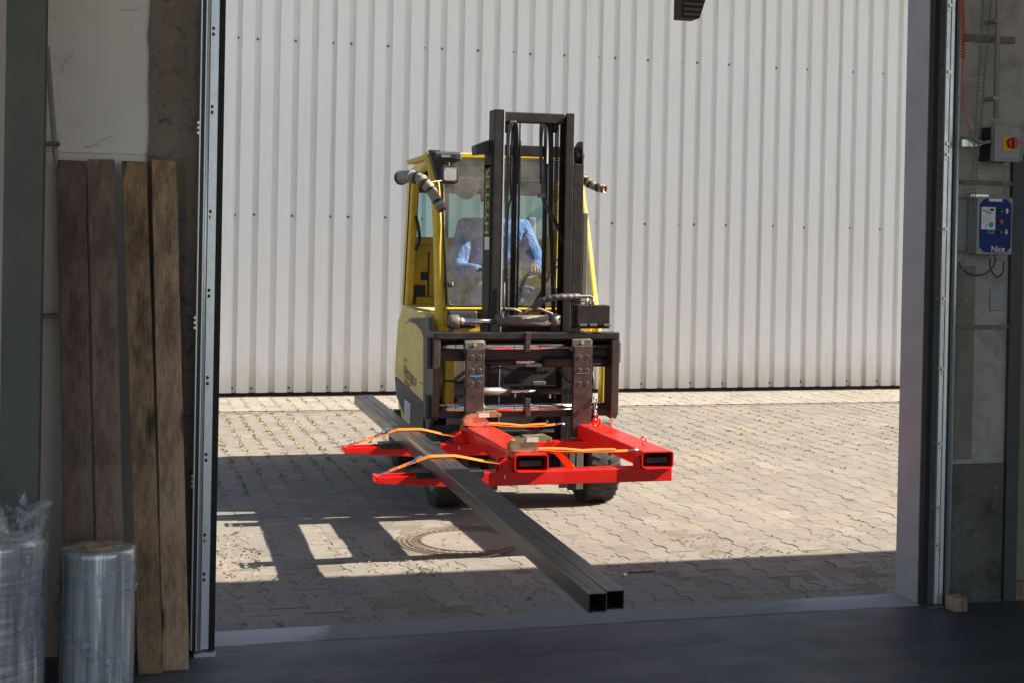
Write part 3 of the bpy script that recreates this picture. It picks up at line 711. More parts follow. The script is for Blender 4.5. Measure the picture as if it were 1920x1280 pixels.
def track_right():
    t = thing('door_track', 'right vertical galvanised door track beside the control boxes with black seal', 'door track', (3.6, 5.46, 0), 'sectional door tracks')
    Y = 5.50
    def Xf(px): return at(px, 1000, Y).x
    H = 2.98
    b = B(); b.box((Xf(1732), Y-.002, .01), (Xf(1741), Y+.028, H)); b.link('rubber_seal', 'seal', t)
    b = B(); b.box((Xf(1741), Y+.012, .01), (Xf(1754), Y+.017, H)); b.link('back_plate', 'dkgrey', t)
    b = B(); b.box((Xf(1754), Y-.002, .01), (Xf(1761.5), Y+.016, H)); b.link('track_face', 'zinc', t, .002)
    b = B(); b.box((Xf(1763), Y-.002, .01), (Xf(1769.5), Y+.016, H)); b.link('track_face', 'zinc', t, .002)
    b = B(); b.box((Xf(1769.7), Y+.012, .01), (Xf(1776), Y+.017, H)); b.link('track_groove', 'black', t)
    b = B(); b.tube([(Xf(1778), Y-.01, .01), (Xf(1778), Y-.01, H)], .006, 10); b.box((Xf(1776.3), Y-.01, .01), (Xf(1778), Y+.024, H)); b.link('track_lip', 'zinc', t)
    for py in (10, 135, 270, 290, 430, 560, 690, 830, 950, 1020):
        z = max(.06, at(1765, py, Y).z)
        for px in (1750, 1759):
            s = B(); x = Xf(px); yy = Y+(.018 if px == 1750 else -.002); s.cyl((x, yy, z), (x, yy-.009, z), .008, 8); s.cyl((x, yy, z-.022), (x, yy-.004, z-.022), .005, 8); s.link('bolt', 'bolt' if px == 1759 else 'grey_steel', t)
    b = B(); b.box((Xf(1738), Y-.03, 0), (Xf(1782), Y+.02, .009)); b.link('foot_plate', 'grey_steel', t)
track_right()

# ------------------------------------------------------------------ left foreground: column, pipe, boards, rolls
col = thing('steel_column', 'tall grey green painted steel column at the left edge of the picture', 'column', (-.3, 5.25, 0))
xa = at(6, 400, 5.22).x; xb = at(80, 400, 5.22).x
b = B(); b.box((xa, 5.215, 0), (xb, 5.235, 4.2)); b.box((xa+.07, 5.235, 0), (xb-.07, 5.38, 4.2)); b.box((xa, 5.38, 0), (xb, 5.395, 4.2)); b.link('shaft', 'column', col, .002)
for py in (268, 595):
    p = at(84, py, 5.385); b = B(); b.box((xb-.02, 5.40, p.z-.006), (xb+.045, 5.5, p.z+.006)); b.link('wall_tie', 'iron', col)
b = B(); b.tube([at(110, 330, 5.46), at(104, 290, 5.465), at(88, 88, 5.475)], .0095, 10)
tag(b.link('plastic_pipe', 'pipe', None, origin=at(110, 330, 5.47)), 'thin grey plastic pipe leaning behind the leftmost board', 'pipe')

BO = 'old boards leaning against the wall'
def board(xt0, xt1, yt, xb0, xb1, yb, mat, lab, thick=.030, Yt=5.455, Yb=5.24):
    TL, TR = at(xt0, yt, Yt), at(xt1, yt, Yt)
    BL, BR = at(xb0, yb, Yb), at(xb1, yb, Yb); BL.z = max(0, 0); BR.z = 0
    zt = (TL.z+TR.z)/2; rn = random.Random(int(xt0)); n = 22; rows = []
    for i in range(n+1):
        t = i/n; l = BL.lerp(TL, t); r = BR.lerp(TR, t); l.z = r.z = zt*t
        wob = rn.uniform(-.0012, .0012); l.x += wob; r.x += wob*.5+rn.uniform(-.0008, .0008)
        if i == n: l.z += rn.uniform(-.004, .003); r.z += rn.uniform(-.004, .003)
        nrm = Vector((0, 1, (Yb-Yt)/zt*-1)).normalized()*thick; nrm.z = nrm.z if 0 < i else 0
        rows.append((l, r, r+nrm, l+nrm))
    b = B(); vs = [p for r in rows for p in r]; fs = []
    for i in range(n):
        o = i*4
        for j in range(4): fs.append((o+j, o+(j+1) % 4, o+4+(j+1) % 4, o+4+j))
    fs += [(3, 2, 1, 0), (n*4, n*4+1, n*4+2, n*4+3)]
    b.add(vs, fs); c = (BL+BR)/2
    o = b.link('wooden_board', mat, None, .0035, origin=c); tag(o, lab, 'board', BO)
board(105, 160, 303, 125, 182, 1272, 'wood_dark', 'leftmost leaning board, dark grey brown, its foot hidden behind the film roll')
board(163, 215, 301, 187, 238, 1268, 'wood_mid', 'second leaning board from the left, grey brown with a pale scuff band', Yt=5.45)
board(228, 275, 303, 259, 305, 1267, 'wood_warm', 'third leaning board, rough brown with dark blotches, right of the narrow gap')
board(284, 331, 302, 305, 355, 1254, 'wood_light', 'rightmost leaning board, palest brown with a knot near its top', Yt=5.46, Yb=5.265)

# film rolls
C1 = Vector((-.021, 5.085, 0)); R_ = .126; H1 = .50
fr = thing('film_roll', 'upright roll of clear stretch film with a cardboard core standing before the boards', 'film roll', tuple(C1), 'stretch film rolls')
prof = [(.115, 0), (R_-.002, .004), (R_, .02)]
rn = random.Random(2)
for i in range(1, 40): prof.append((R_+rn.uniform(-.0005, .0005), .02+i*(H1-.03)/40))
prof += [(R_, H1-.006), (R_-.003, H1-.001), (R_-.03, H1), (.043, H1-.002)]
b = B(); b.lathe(C1, (0, 0, 1), prof, 64); b.link('wound_film', 'film', fr)
b = B(); b.lathe(C1, (0, 0, 1), [(.036, .0), (.036, H1+.005), (.046, H1+.005), (.045, .3)], 32); b.link('cardboard_core', 'core', fr)
def wrapband(c, R, z0, z1, a0, a1, name, parent, flutter=.004, seed=1, n=60):
    rn = random.Random(seed); b = B(); rows = []
    for i in range(n+1):
        t = i/n; a = a0+(a1-a0)*t; z = z0[0]+(z0[1]-z0[0])*t; h = z1[0]+(z1[1]-z1[0])*t
        row = []
        for j in range(5):
            r = R+.002+abs(rn.gauss(0, flutter)); row.append(c+Vector((math.cos(a)*r, math.sin(a)*r, z+(h-z)*j/4+rn.uniform(-.002, .002))))
        rows.append(row)
    b.add([p for r in rows for p in r], [(i*5+j, (i+1)*5+j, (i+1)*5+j+1, i*5+j+1) for i in range(n) for j in range(4)], True)
    b.link(name, 'wrap', parent)
wrapband(C1, R_, (.37, .40), (.40, .475), -3.5, .3, 'loose_wrap', fr, .0025, 3)
wrapband(C1, R_, (.355, .345), (.365, .375), -1.9, .5, 'loose_wrap', fr, .003, 4)
wrapband(C1, R_+.001, (.30, .02), (.34, .09), -3.4, -.4, 'loose_wrap', fr, .006, 5)
C2 = Vector((-.395, 4.95, 0)); R2 = .205; H2 = .585
fr2 = thing('film_roll', 'large wrapped roll with torn crumpled clear film on top at the lower left corner', 'film roll', tuple(C2), 'stretch film rolls')
prof = [(R2-.01, 0)]
for i in range(0, 70): prof.append((R2+rn.uniform(-.0014, .0014)+.004*math.sin(i*.12), .01+i*(H2-.02)/70))
prof += [(R2-.006, H2), (.05, H2+.004)]
b = B(); b.lathe(C2, (0, 0, 1), prof, 72); b.link('wound_film', 'film2', fr2)
b = B(); b.lathe(C2, (0, 0, 1), [(.0, H2+.055), (.085, H2+.05), (.088, H2+.0)], 24); b.link('core_plug', 'core', fr2)
rn = random.Random(31)
# crumpled collar of torn film standing above the top edge
b = B(); NA, NR = 96, 12; vs = []
for j in range(NR+1):
    t = j/NR
    for i in range(NA):
        a = i/NA*6.283
        spike = .5+.5*math.sin(a*3+1.1)*math.sin(a*7+.4)
        rr_ = R2+.004-(.10*t)*(1-.2*spike)+.02*math.sin(a*9+t*5)*t+rn.gauss(0, .005)*t
        z = H2-.05+t*(.10+.075*spike)+rn.gauss(0, .006)*t
        if t > .6: z += .03*math.sin(a*5)*spike
        # a torn ear towards the boards
        ear = max(0, 1-abs(((a+.45) % 6.283)-0.0)/.5) if a > 3 or a < 1 else 0
        ear = max(0, 1-abs((a if a < 3.14 else a-6.283)+.35)/.45)
        rr_ += ear*t*.115; z += ear*t*.055
        vs.append(C2+Vector((math.cos(a)*rr_, math.sin(a)*rr_, z)))
b.add(vs, [(j*NA+i, j*NA+(i+1) % NA, (j+1)*NA+(i+1) % NA, (j+1)*NA+i) for j in range(NR) for i in range(NA)], False)
b.link('torn_film_collar', 'wrap', fr2)
wrapband(C2, R2, (.30, .05), (.56, .58), -.9, .1, 'loose_wrap', fr2, .004, 8, 40)
wrapband(C2, R2, (.0, .0), (.13, .08), -3.0, .0, 'loose_wrap', fr2, .008, 9, 50)

# ------------------------------------------------------------------ right wall equipment
YB = 5.44
cb = thing('door_controller', 'grey control box with a blue fascia reading Nice on the whitewashed wall', 'control box', tuple(at(1862, 422, YI)), None)
fx0, fx1 = at(1832, 420, YB).x, at(1896, 420, YB).x; fz1, fz0 = at(1862, 371, YB).z, at(1862, 477, YB).z
b = B(); b.box((fx0, YB, fz0), (fx1+.003, YI+.01, fz1)); b.link('housing', 'box_grey', cb, .004)
b = B(); b.box((fx0-.001, YB-.004, fz0-.002), (fx1+.004, YB+.004, fz1+.002)); b.link('lid', 'box_grey', cb, .004)
bx0, bx1 = at(1835.5, 420, YB).x, at(1894.5, 420, YB).x; bz1, bz0 = at(1864, 373, YB).z, at(1864, 474, YB).z; c_ = (bx1-bx0)*.15
oc = [(bx0+c_, bz0), (bx1-c_, bz0), (bx1, bz0+c_), (bx1, bz1-c_), (bx1-c_, bz1), (bx0+c_, bz1), (bx0, bz1-c_), (bx0, bz0+c_)]
b = B(); b.prism([(x, YB-.0055, z) for x, z in oc], (0, .004, 0)); pan = b.link('fascia', 'panel_blue', cb)
W = bx1-bx0; Hh = bz1-bz0
def fp(u, v): return (bx0+W*u, bz1-Hh*v)
def plate(name, u0, v0, u1, v1, mat, d=.0065):
    b = B(); x0, z0 = fp(u0, v0); x1, z1 = fp(u1, v1); b.box((x0, YB-d, z0), (x1, YB-.0052, z1)); return b.link(name, mat, cb)
plate('label', .05, .16, .49, .575, 'print_white', .0062)
plate('label', .28, .005, .70, .055, 'print_white')
FM = Matrix(((1, 0, 0, 0), (0, 0, -1, 0), (0, 1, 0, 0), (0, 0, 0, 1)))   # text facing -Y
def ftext(s, x, z, size, mat, parent, Y, sx=1.0, bold=0.0):
    return text('lettering', s, size, Matrix.Translation((x, Y, z)) @ FM, mat, parent, .0003, sx, bold)
x, z = fp(.375, .985); ftext('Nice', x, z, Hh*.155, 'print_white', cb, YB-.0062, 1.0, .0004)
x, z = fp(.07, .250); ftext('FALT-', x, z, Hh*.065, 'letter_dark', cb, YB-.0067, 1.0, .0002)
x, z = fp(.16, .285); ftext('TORE', x, z, Hh*.055, 'letter_dark', cb, YB-.0067, 1.0, .0002)
x0, z0 = fp(.29, .215); b = B(); b.prism([(x0, YB-.0068, z0), (x0+.016, YB-.0068, z0-.006), (x0+.028, YB-.0068, z0+.003), (x0+.012, YB-.0068, z0+.008)], (0, .001, 0)); b.link('logo_roof', 'panel_blue', cb)
b = B()
for k in range(6):
    x0, z0 = fp(.08, .32+.022*k); b.box((x0, YB-.0066, z0), (x0+.042-.006*(k % 3), YB-.0062, z0-.0010))
b.link('fine_print', 'box_grey', cb)
x, z = fp(.355, .485); b = B(); b.cyl((x, YB-.0062, z), (x, YB-.0068, z), .0125, 24); b.link('sticker', 'print_teal', cb)
x, z = fp(.19, .49); b = B(); b.prism([(x, YB-.0068, z+.010), (x+.005, YB-.0068, z), (x, YB-.0068, z-.010)], (0, .001, 0)); b.link('sticker_mark', 'letter_red', cb)
for v, mt in ((.235, 'black'), (.425, 'knob_red'), (.62, 'black')):
    x, z = fp(.65, v); b = B(); b.cyl((x, YB-.005, z), (x, YB-.010, z), .0135, 22); b.link('bezel', 'black', cb)
    b = B(); b.cyl((x, YB-.010, z), (x, YB-.015, z), .009, 20); b.link('button', mt, cb)
    b = B(); b.cyl((x+.001, YB-.0152, z), (x+.001, YB-.0156, z), .0045 if mt == 'knob_red' else .0022, 12); b.link('button_mark', 'print_white' if mt == 'black' else 'amber', cb)
def arrow(u, v, up):
    x, z = fp(u, v); s = 1 if up else -1; h = .013; w = .0085
    pts = [(x-w*.45, z-s*h*.9), (x+w*.45, z-s*h*.9), (x+w*.45, z), (x+w, z), (x, z+s*h), (x-w, z), (x-w*.45, z)]
    b = B(); b.prism([(a, YB-.0068, c) for a, c in pts], (0, .0012, 0)); b.link('arrow_print', 'print_white', cb)
arrow(.86, .225, True); arrow(.85, .615, False)
b = B(); x0, z0 = fp(.28, .585); x1, z1 = fp(.44, .645)
for (a, c, d, e) in ((x0, z0, x1, z0-.0015), (x0, z1, x1, z1+.0015), (x0, z0, x0+.0015, z1), (x1-.0015, z0, x1, z1)): b.box((a, YB-.0066, c), (d, YB-.0054, e))
b.link('frame_print', 'print_white', cb)
b = B(); b.box((fx0-.075, YI-.02, fz0+.01), (fx0-.002, YI+.01, fz1-.008)); b.link('rear_housing', 'box_grey', cb, .003)
b = B(); b.box((fx0-.02, YB+.02, fz1), (fx0+.07, YB+.05, fz1+.014)); b.link('top_bracket', 'zinc', cb, .001)
for px in (1857, 1868):
    p = at(px, 482, YB+.03); b = B(); b.cyl(p+Vector((0, 0, .014)), p-Vector((0, 0, .008)), .0085, 12); b.link('cable_gland', 'box_grey', cb)
b = B(); b.tube(smooth_path([at(1867, 484, 5.46), at(1862, 500, 5.46), at(1845, 515, 5.46), at(1822, 516, 5.46), at(1804, 505, 5.47), at(1798, 492, 5.48)], 6), .0042, 8); b.link('cable', 'dkgrey', cb)
b = B(); b.tube(smooth_path([at(1857, 484, 5.47), at(1857, 503, 5.47), at(1868, 520, 5.47), at(1880, 512, 5.48), at(1882, 490, 5.49)], 6), .0036, 8); b.link('cable', 'dkgrey', cb)

iso = thing('isolator_switch', 'grey isolator box with a round red knob on a yellow plate above the control box', 'switch', tuple(at(1885, 270, YI)))
ix0, ix1 = at(1865, 270, 5.42).x, at(1912, 270, 5.42).x; iz1, iz0 = at(1888, 238, 5.42).z, at(1888, 304, 5.42).z
b = B(); b.box((ix0, 5.45, iz0+.004), (ix1, YI+.01, iz1-.002)); b.link('back_box', 'black', iso, .003)
b = B(); b.box((ix0, 5.415, iz0), (ix1, 5.452, iz1)); b.link('cover', 'box_grey', iso, .004)
b = B(); b.box((ix0+.012, 5.412, iz0+.01), (ix1-.004, 5.416, iz1-.02)); b.link('raised_panel', 'box_grey', iso, .002)
q0 = at(1881, 256, 5.41); q1 = at(1901, 284, 5.41); b = B(); b.box((q0.x, 5.407, q0.z), (q1.x, 5.412, q1.z)); b.link('yellow_plate', 'plate_yellow', iso, .001)
kc = at(1897, 269, 5.405); b = B(); b.cyl((kc.x, 5.407, kc.z), (kc.x, 5.388, kc.z), .0245, 28); b.box((kc.x-.006, 5.376, kc.z-.022), (kc.x+.006, 5.389, kc.z+.022)); b.link('knob', 'knob_red', iso, .002)
b = B(); p = at(1884, 312, 5.45); b.cyl((p.x, 5.47, iz0), (p.x, 5.47, iz0-.022), .010, 12); b.link('cable_gland', 'box_grey', iso)
p = at(1869, 232, 5.46); b = B(); b.cyl((p.x, 5.47, iz1-.004), (p.x, 5.47, iz1+.018), .011, 12); b.link('cable_gland', 'box_grey', iso)
cd = thing('cable_conduit', 'grey vertical conduit running up the wall from the isolator box', 'conduit', (p.x, 5.49, iz1))
b = B(); b.cyl((p.x, 5.47, iz1+.018), (p.x, 5.47, iz1+.05), .0045, 10); b.cyl((p.x+.001, 5.47, iz1+.04), (p.x+.001, 5.47, 3.2), .0115, 14); b.link('tube', 'box_grey', cd)
for py in (40, 185):
    q = at(1866, py, 5.47); b = B(); b.box((p.x-.022, 5.455, q.z-.008), (p.x+.012, YI, q.z+.008)); b.link('clip', 'box_grey', cd, .002)
cd2 = thing('cable_conduit', 'pair of thin pale cables between the isolator box and the control box', 'conduit', tuple(at(1884, 340, 5.49)))
for dx in (0, 5):
    b = B(); b.tube([at(1884+dx*.6, 312, 5.475), at(1882+dx, 330, 5.485), at(1881+dx, 366, 5.49)], .0035, 8); b.link('cable', 'box_grey', cd2)

# coiled cable, bracket
oc_ = thing('coiled_cable', 'orange coiled cable hanging beside the right door track', 'cable', tuple(at(1800, 60, 5.42)))
YC = 5.42; p0 = at(1802, -40, YC); p1 = at(1805.5, 111, YC); pts = []; turns = 27
for i in range(turns*10+1):
    t = i/(turns*10); c = p0.lerp(p1, t); a = t*turns*6.283
    pts.append(c+Vector((math.cos(a)*.0095, math.sin(a)*.0095, 0)))
b = B(); b.tube(pts, .0030, 6); b.link('coil', 'orange_cable', oc_)
b = B(); b.tube(smooth_path([p1, at(1804, 150, YC), at(1807, 190, YC), at(1812, 225, YC), at(1820, 252, YC)], 6), .0032, 8); b.link('straight_tail', 'orange_cable', oc_)
b = B(); pts = smooth_path([at(1820, 251, YC), at(1829, 262, YC), at(1842, 268, YC), at(1856, 266, YC+.01)], 10); rads = [.0075+(.0012 if i % 2 else -.0008) for i in range(len(pts))]; b.tube(pts, rads, 8); b.link('corrugated_sleeve', paint('beige_sleeve', (.30, .24, .19), (.15, .12, .1), .3, .6), oc_)
br = thing('angle_bracket', 'small galvanised bracket holding the cable sleeve between track and isolator', 'bracket', tuple(at(1825, 270, 5.45)))
b = B(); b.hexa([at(1804, 264, 5.44), at(1855, 268, 5.44), at(1855, 268, 5.48), at(1804, 264, 5.48)][::1], [at(1804, 262, 5.44), at(1855, 266, 5.44), at(1855, 266, 5.48), at(1804, 262, 5.48)])
b.prism([at(1804, 264, 5.44), at(1804, 275, 5.44), at(1825, 275, 5.44), at(1856, 269, 5.44)], (0, .003, 0)); b.link('arm', 'zinc', br)

def chain(name, lab, cat, a, b_, link_l, wire, mat, group, n=None, sag=0.0, wid=.5):
    a = Vector(a); b_ = Vector(b_); L = (b_-a).length; n = n or max(2, int(L/(link_l*.74)))
    t = thing(name, lab, cat, tuple(a), group)
    axd = (b_-a).normalized(); u = axd.orthogonal().normalized(); w = axd.cross(u)
    proto = {}
    for k in range(n):
        c = a.lerp(b_, (k+.5)/n)+Vector((0, 0, -sag*4*((k+.5)/n)*(1-(k+.5)/n))); s = u if k % 2 else w; h = link_l*.5-link_l*wid*.5; r = link_l*wid*.5-wire
        if k % 2 not in proto:
            pts = []
            for i in range(7): g_ = math.pi*i/6; pts.append(axd*(h+r*math.sin(g_))+s*r*math.cos(g_))
            for i in range(7): g_ = math.pi*i/6; pts.append(-axd*(h+r*math.sin(g_))-s*r*math.cos(g_))
            bb = B(); bb.tube(pts, wire, 5, True)
            me = bpy.data.meshes.new('link'); me.from_pydata([tuple(p) for p in bb.v], [], bb.f)
            for p in me.polygons: p.use_smooth = True
            me.materials.append(MAT[mat]); proto[k % 2] = me
        o = bpy.data.objects.new('link', proto[k % 2]); COL.objects.link(o); o.parent = t; o.location = c-a
    return t
CG = 'hand chains of the door hoist'
chain('hoist_chain', 'left strand of the galvanised hoist chain beside the orange cable', 'chain', at(1845, -20, 5.40), at(1815, 470, 5.43), .024, .0020, 'chain', CG)
chain('hoist_chain', 'right strand of the galvanised hoist chain, nearer the conduit', 'chain', at(1860, -20, 5.40), at(1819, 470, 5.43), .024, .0020, 'chain', CG)
chain('hoist_chain', 'lower gathered end of the hoist chain hanging beside the right track', 'chain', at(1809, 455, 5.42), at(1794, 700, 5.44), .024, .0020, 'chain', CG)
pl_ = B(); q = at(1873, 562, YI); pl_.box((q.x-.042, YI+.002, q.z-.05), (q.x+.03, YI+.008, q.z+.045)); tag(pl_.link('cover_plate', 'box_grey', None, .002, origin=q), 'pale screwed cover plate on the wall below the control box', 'cover plate')
# ------------------------------------------------------------------ forklift
FX = 2.37
fk = thing('forklift', 'yellow counterbalance forklift facing the door with a hydraulic fork positioner and red lifting frame', 'forklift', (FX, 8.6, 0))
def vbox(b, px0, px1, pyref, z0, z1, Yf, Yb):
    b.box((at(px0, pyref, Yf).x, Yf, z0), (at(px1, pyref, Yf).x, Yb, z1)); return b
def zz(py, Y, px=950): return at(px, py, Y).z
YM = 7.94                                   # front of the inner mast rails
# --- mast
zt_in = zz(205, YM, 930)
def rail(name, x0, x1, Yf, Yb, z0, z1, open_right, flange=.016, web=.018):
    b = B(); b.box((x0, Yf, z0), (x1, Yf+flange, z1)); b.box((x0, Yb-flange, z0), (x1, Yb, z1))
    if open_right: b.box((x0, Yf+flange-.001, z0), (x0+web, Yb-flange+.001, z1))
    else: b.box((x1-web, Yf+flange-.001, z0), (x1, Yb-flange+.001, z1))
    return b
xi0, xi1 = at(927.5, 250, YM).x, at(946, 250, YM).x; xj0, xj1 = at(1062, 250, YM).x, at(1077, 250, YM).x
rail('a', xi0, xi1, YM, YM+.13, .12, zt_in, True).link('inner_mast_rail', 'steel', fk, .004)
b = B(); b.box((xi1-.004, YM-.0015, .5), (xi1+.0015, YM+.016, zt_in-.002)); b.link('pale_rail_edge', 'zinc', fk)  # thin pale metal strip along the edge of the left rail
rail('a', xj0, xj1, YM, YM+.13, .12, zt_in-.005, False).link('inner_mast_rail', 'steel', fk, .004)
YO = YM+.03
xo0, xo1 = at(919, 420, YO).x, at(937, 420, YO).x; xp0, xp1 = at(1074, 420, YO).x, at(1093, 420, YO).x
zo = zz(308, YO, 926); zo2 = zz(308, YO, 1086)
ob_ = rail('a', xo0, xo1, YO, YO+.16, .10, zo, True).link('outer_mast_rail', 'steel', fk, .003)
rail('a', xp0, xp1, YO, YO+.16, .10, zo2, False).link('outer_mast_rail', 'steel', fk, .003)
# roller ears on top of the outer rails
for side, xa_, xb_, pxa in ((0, xo0, xo0+.012, 905), (1, xp1-.012, xp1, 1086)):
    z0 = zo-.02; z1 = zz(262 if side == 0 else 265, YO, pxa)
    b = B(); x_ = xa_; b.prism([(x_, YO+.004, z0), (x_, YO+.16, z0), (x_, YO+.16, z1-.03), (x_, YO+.10, z1), (x_, YO+.02, z1+.0), (x_, YO+.004, z0+.06)], (.011, 0, 0)); b.link('roller_ear', 'steel', fk, .002)
    b = B(); xr = xo0+.014 if side == 0 else xp1-.014; d = .028 if side == 0 else -.028
    b.cyl((xr, YO+.05, (z0+z1)/2-.005), (xr+d, YO+.05, (z0+z1)/2-.005), .038, 20); b.link('mast_roller', 'black', fk, .003)
p0 = at(892, 268, YO+.05); b = B(); zc = zz(268, YO+.05, 900)
b.prism([(at(892, 272, YO+.05).x, YO+.05, zz(273, YO+.05, 895)), (at(893, 290, YO+.05).x, YO+.05, zz(291, YO+.05, 895)), (xo0+.004, YO+.05, zz(288, YO+.05, 910)), (xo0+.004, YO+.05, zz(262, YO+.05, 915))], (0, .11, 0)); b.link('mast_lug', 'dkgrey', fk, .008)
b = B(); b.cyl((xp1, YO+.06, zz(292, YO, 1092)), (xp1+.016, YO+.06, zz(292, YO, 1092)), .022, 12); b.link('mast_lug', 'steel', fk, .003)
# crossbars
b = B(); b.hexa([(xi1-.002, YM+.03, zz(229, YM, 960)), (xj0+.002, YM+.03, zz(232, YM, 1045)), (xj0+.002, YM+.10, zz(232, YM, 1045)), (xi1-.002, YM+.10, zz(229, YM, 960))],
               [(xi1-.002, YM+.03, zz(209, YM, 955)), (xj0+.002, YM+.03, zz(213, YM, 1050)), (xj0+.002, YM+.10, zz(213, YM, 1050)), (xi1-.002, YM+.10, zz(209, YM, 955))]); b.link('mast_crossbar', 'steel', fk, .006)
for z_a, z_b in ((zz(294, YO+.17, 1000), zz(274, YO+.17, 1000)), (.55, .70), (1.02, 1.10)):
    b = B(); b.box((xo0+.002, YO+.162, z_a), (xp1-.002, YO+.20, z_b)); b.link('mast_crossbar', 'steel', fk, .004)
# lift cylinders, chains, hoses
def vt(px, py0, py1, Y, r, name, mat='black', n=12, pxb=None):
    b = B(); a = at(px, py0, Y); c = at(px, py1, Y); b.cyl((a.x, Y, a.z), (a.x, Y, c.z), r, n); return b.link(name, mat, fk)
vt(967, 232, 620, YM+.20, .017, 'lift_cylinder', 'black'); 
b = B(); a = at(972.5, 400, YM+.17); b.cyl((a.x, YM+.17, zz(620, YM+.17)), (a.x, YM+.17, zz(228, YM+.17)), .007, 8); b.link('hydraulic_hose', 'black', fk)
vt(1025, 232, 620, YM+.20, .015, 'lift_cylinder', 'black')
def hose(pts, r, mat='black', name='hydraulic_hose', n=8, k=6):
    b = B(); b.tube(smooth_path(pts, k), r, n); return b.link(name, mat, fk)
for o in (0, 3.2, 6):
    hose([at(952+o*.3, 300, YM+.03), at(953+o*.4, 250, YM+.03), at(958+o, 229, YM+.03), at(964+o*.9, 240, YM+.05), at(967+o*.6, 290, YM+.1), at(966+o*.5, 345, YM+.14)], .0068, 'black')
for o in (0, 4, 8):
    hose([at(1014+o*.2, 345, YM+.04), at(1013+o*.3, 262, YM+.04), at(1015+o*.8, 231, YM+.04), at(1024+o, 232, YM+.06), at(1030+o*.7, 262, YM+.08), at(1030+o*.6, 420, YM+.1), at(1033+o*.4, 470, YM+.1), at(1036+o*.3, 600, YM+.12)], .0068)
for o in (0, 5):
    hose([at(1015+o, 300, YM+.05), at(1016+o, 362, YM+.05), at(1020+o, 385, YM+.05), at(1032+o, 405, YM+.06), at(1046+o*.5, 430, YM+.08), at(1060, 470, YM+.12)], .0055, 'dkgrey')
hose([at(961, 232, YM+.06), at(957, 330, YM+.07), at(958, 370, YM+.09), at(953, 395, YM+.1), at(950, 470, YM+.12), at(951, 600, YM+.12)], .006)
b = B(); q = at(1017, 367, YM+.03); b.box((q.x-.022, YM+.03, q.z-.013), (q.x+.02, YM+.055, q.z+.013)); b.link('hose_clamp', 'grey_steel', fk, .002)
def leafchain(px, py0, py1, Y, w):
    b = B(); z0, z1 = zz(py1, Y, px), zz(py0, Y, px); x = at(px, 400, Y).x; n = int((z1-z0)/.0127)
    for i in range(n):
        z = z0+(i+.5)*(z1-z0)/n
        for k in range(3):
            xx = x-w/2+w*k/2.6+(.0012 if i % 2 else 0); b.box((xx, Y-.006, z-.0062), (xx+w*.16, Y+.006, z+.0062))
        b.cyl((x-w/2-.001, Y, z), (x+w/2+.001, Y, z), .0032, 5, caps=False)
    o = b.link('lift_chain', 'steel', fk); stuff(o); return o
leafchain(950, 228, 610, YM+.055, .02); leafchain(1041.5, 232, 615, YM+.055, .022)
for px in (950.5, 1041): 
    b = B(); q = at(px, 238, YM+.06); b.cyl((q.x-.013, YM+.075, q.z), (q.x+.013, YM+.075, q.z), .036, 20); b.link('chain_pulley', 'steel', fk, .002)
# lettering on the flank of the left outer rail (reads upwards, faces -X)
SM = Matrix(((0, 0, -1, 0), (0, 1, 0, 0), (1, 0, 0, 0), (0, 0, 0, 1)))    # local x -> +Z, local y -> +Y, normal -X
zl0, zl1 = zz(441, YO, 912), zz(304, YO, 912)
SMt = Matrix(((0, 0, -1, 0), (0, -1, 0, 0), (1, 0, 0, 0), (0, 0, 0, 1)))
SMt = Matrix(((0.0, 0.0, -1.0, 0), (0.0, -1.0, 0.0, 0), (1.0, 0.0, 0.0, 0), (0, 0, 0, 1)))
# x->+Z ; y->+Y would be mirrored seen from -X, so y -> +Y with glyph up pointing away from the viewer's right
def flank_text(s, X, Y, z, size, mat, sx=1.0, up=True, bold=0.0, ang=None, name='lettering'):
    """text on a face whose normal is -X. seen from -X, +Y runs to the left."""
    if up: ex, ey = Vector((0, 0, 1)), Vector((0, 1, 0))        # reads bottom to top
    else:
        a = ang or 0.0; ex = Vector((0, -math.cos(a), -math.sin(a))); ey = Vector((0, -math.sin(a), math.cos(a)))
    ez = ex.cross(ey); M_ = Matrix((ex, ey, ez)).transposed().to_4x4(); M_.translation = Vector((X, Y, z))
    return text(name, s, size, M_, mat, fk, .0006, sx, bold)
flank_text('HYSTER', xo0-.0012, YO+.035, zl0, .115, 'gold', (zl1-zl0)/.115/3.78, True, .002)
b = B(); z0, z1 = zz(469, YO, 912), zz(445, YO, 912); b.box((xo0-.0015, YO+.01, z0), (xo0+.0002, YO+.115, z1)); b.link('rating_label', 'white_tag', fk)

# --- carriage with fork positioner
YC0 = 7.76
xl0, xl1 = at(812, 700, YC0).x, at(825, 700, YC0).x; xr0_, xr1_ = at(1147, 700, YC0).x, at(1161, 700, YC0).x
ZT, ZB = zz(625, YC0, 980), zz(784, YC0, 980)
ca = B(); ca.box((xl0+.012, YC0-.003, ZT-.035), (xr1_-.012, YC0+.10, ZT+.002)); carr = ca.link('carriage', 'steel', fk, .004)
for lo_, hi_ in (((xl1, YC0+.03, ZB+.005), (xr0_, YC0+.10, ZB+.055)), ((xl1, YC0+.075, ZT-.16), (xr0_, YC0+.10, ZT-.035)), ((xl1, YC0+.078, ZB+.055), (xr0_, YC0+.10, ZB+.075))):
    b = B(); b.box(lo_, hi_); b.link('carriage_bar', 'black', carr, .003)
b = B(); b.prism([(xl0, YC0, ZB+.02), (xl0, YC0+.03, ZB-.01), (xl0, YC0+.13, ZB), (xl0, YC0+.13, ZT), (xl0, YC0+.0, ZT+.005)], (xl1-xl0, 0, 0)); b.link('side_plate', 'shank', carr, .004)
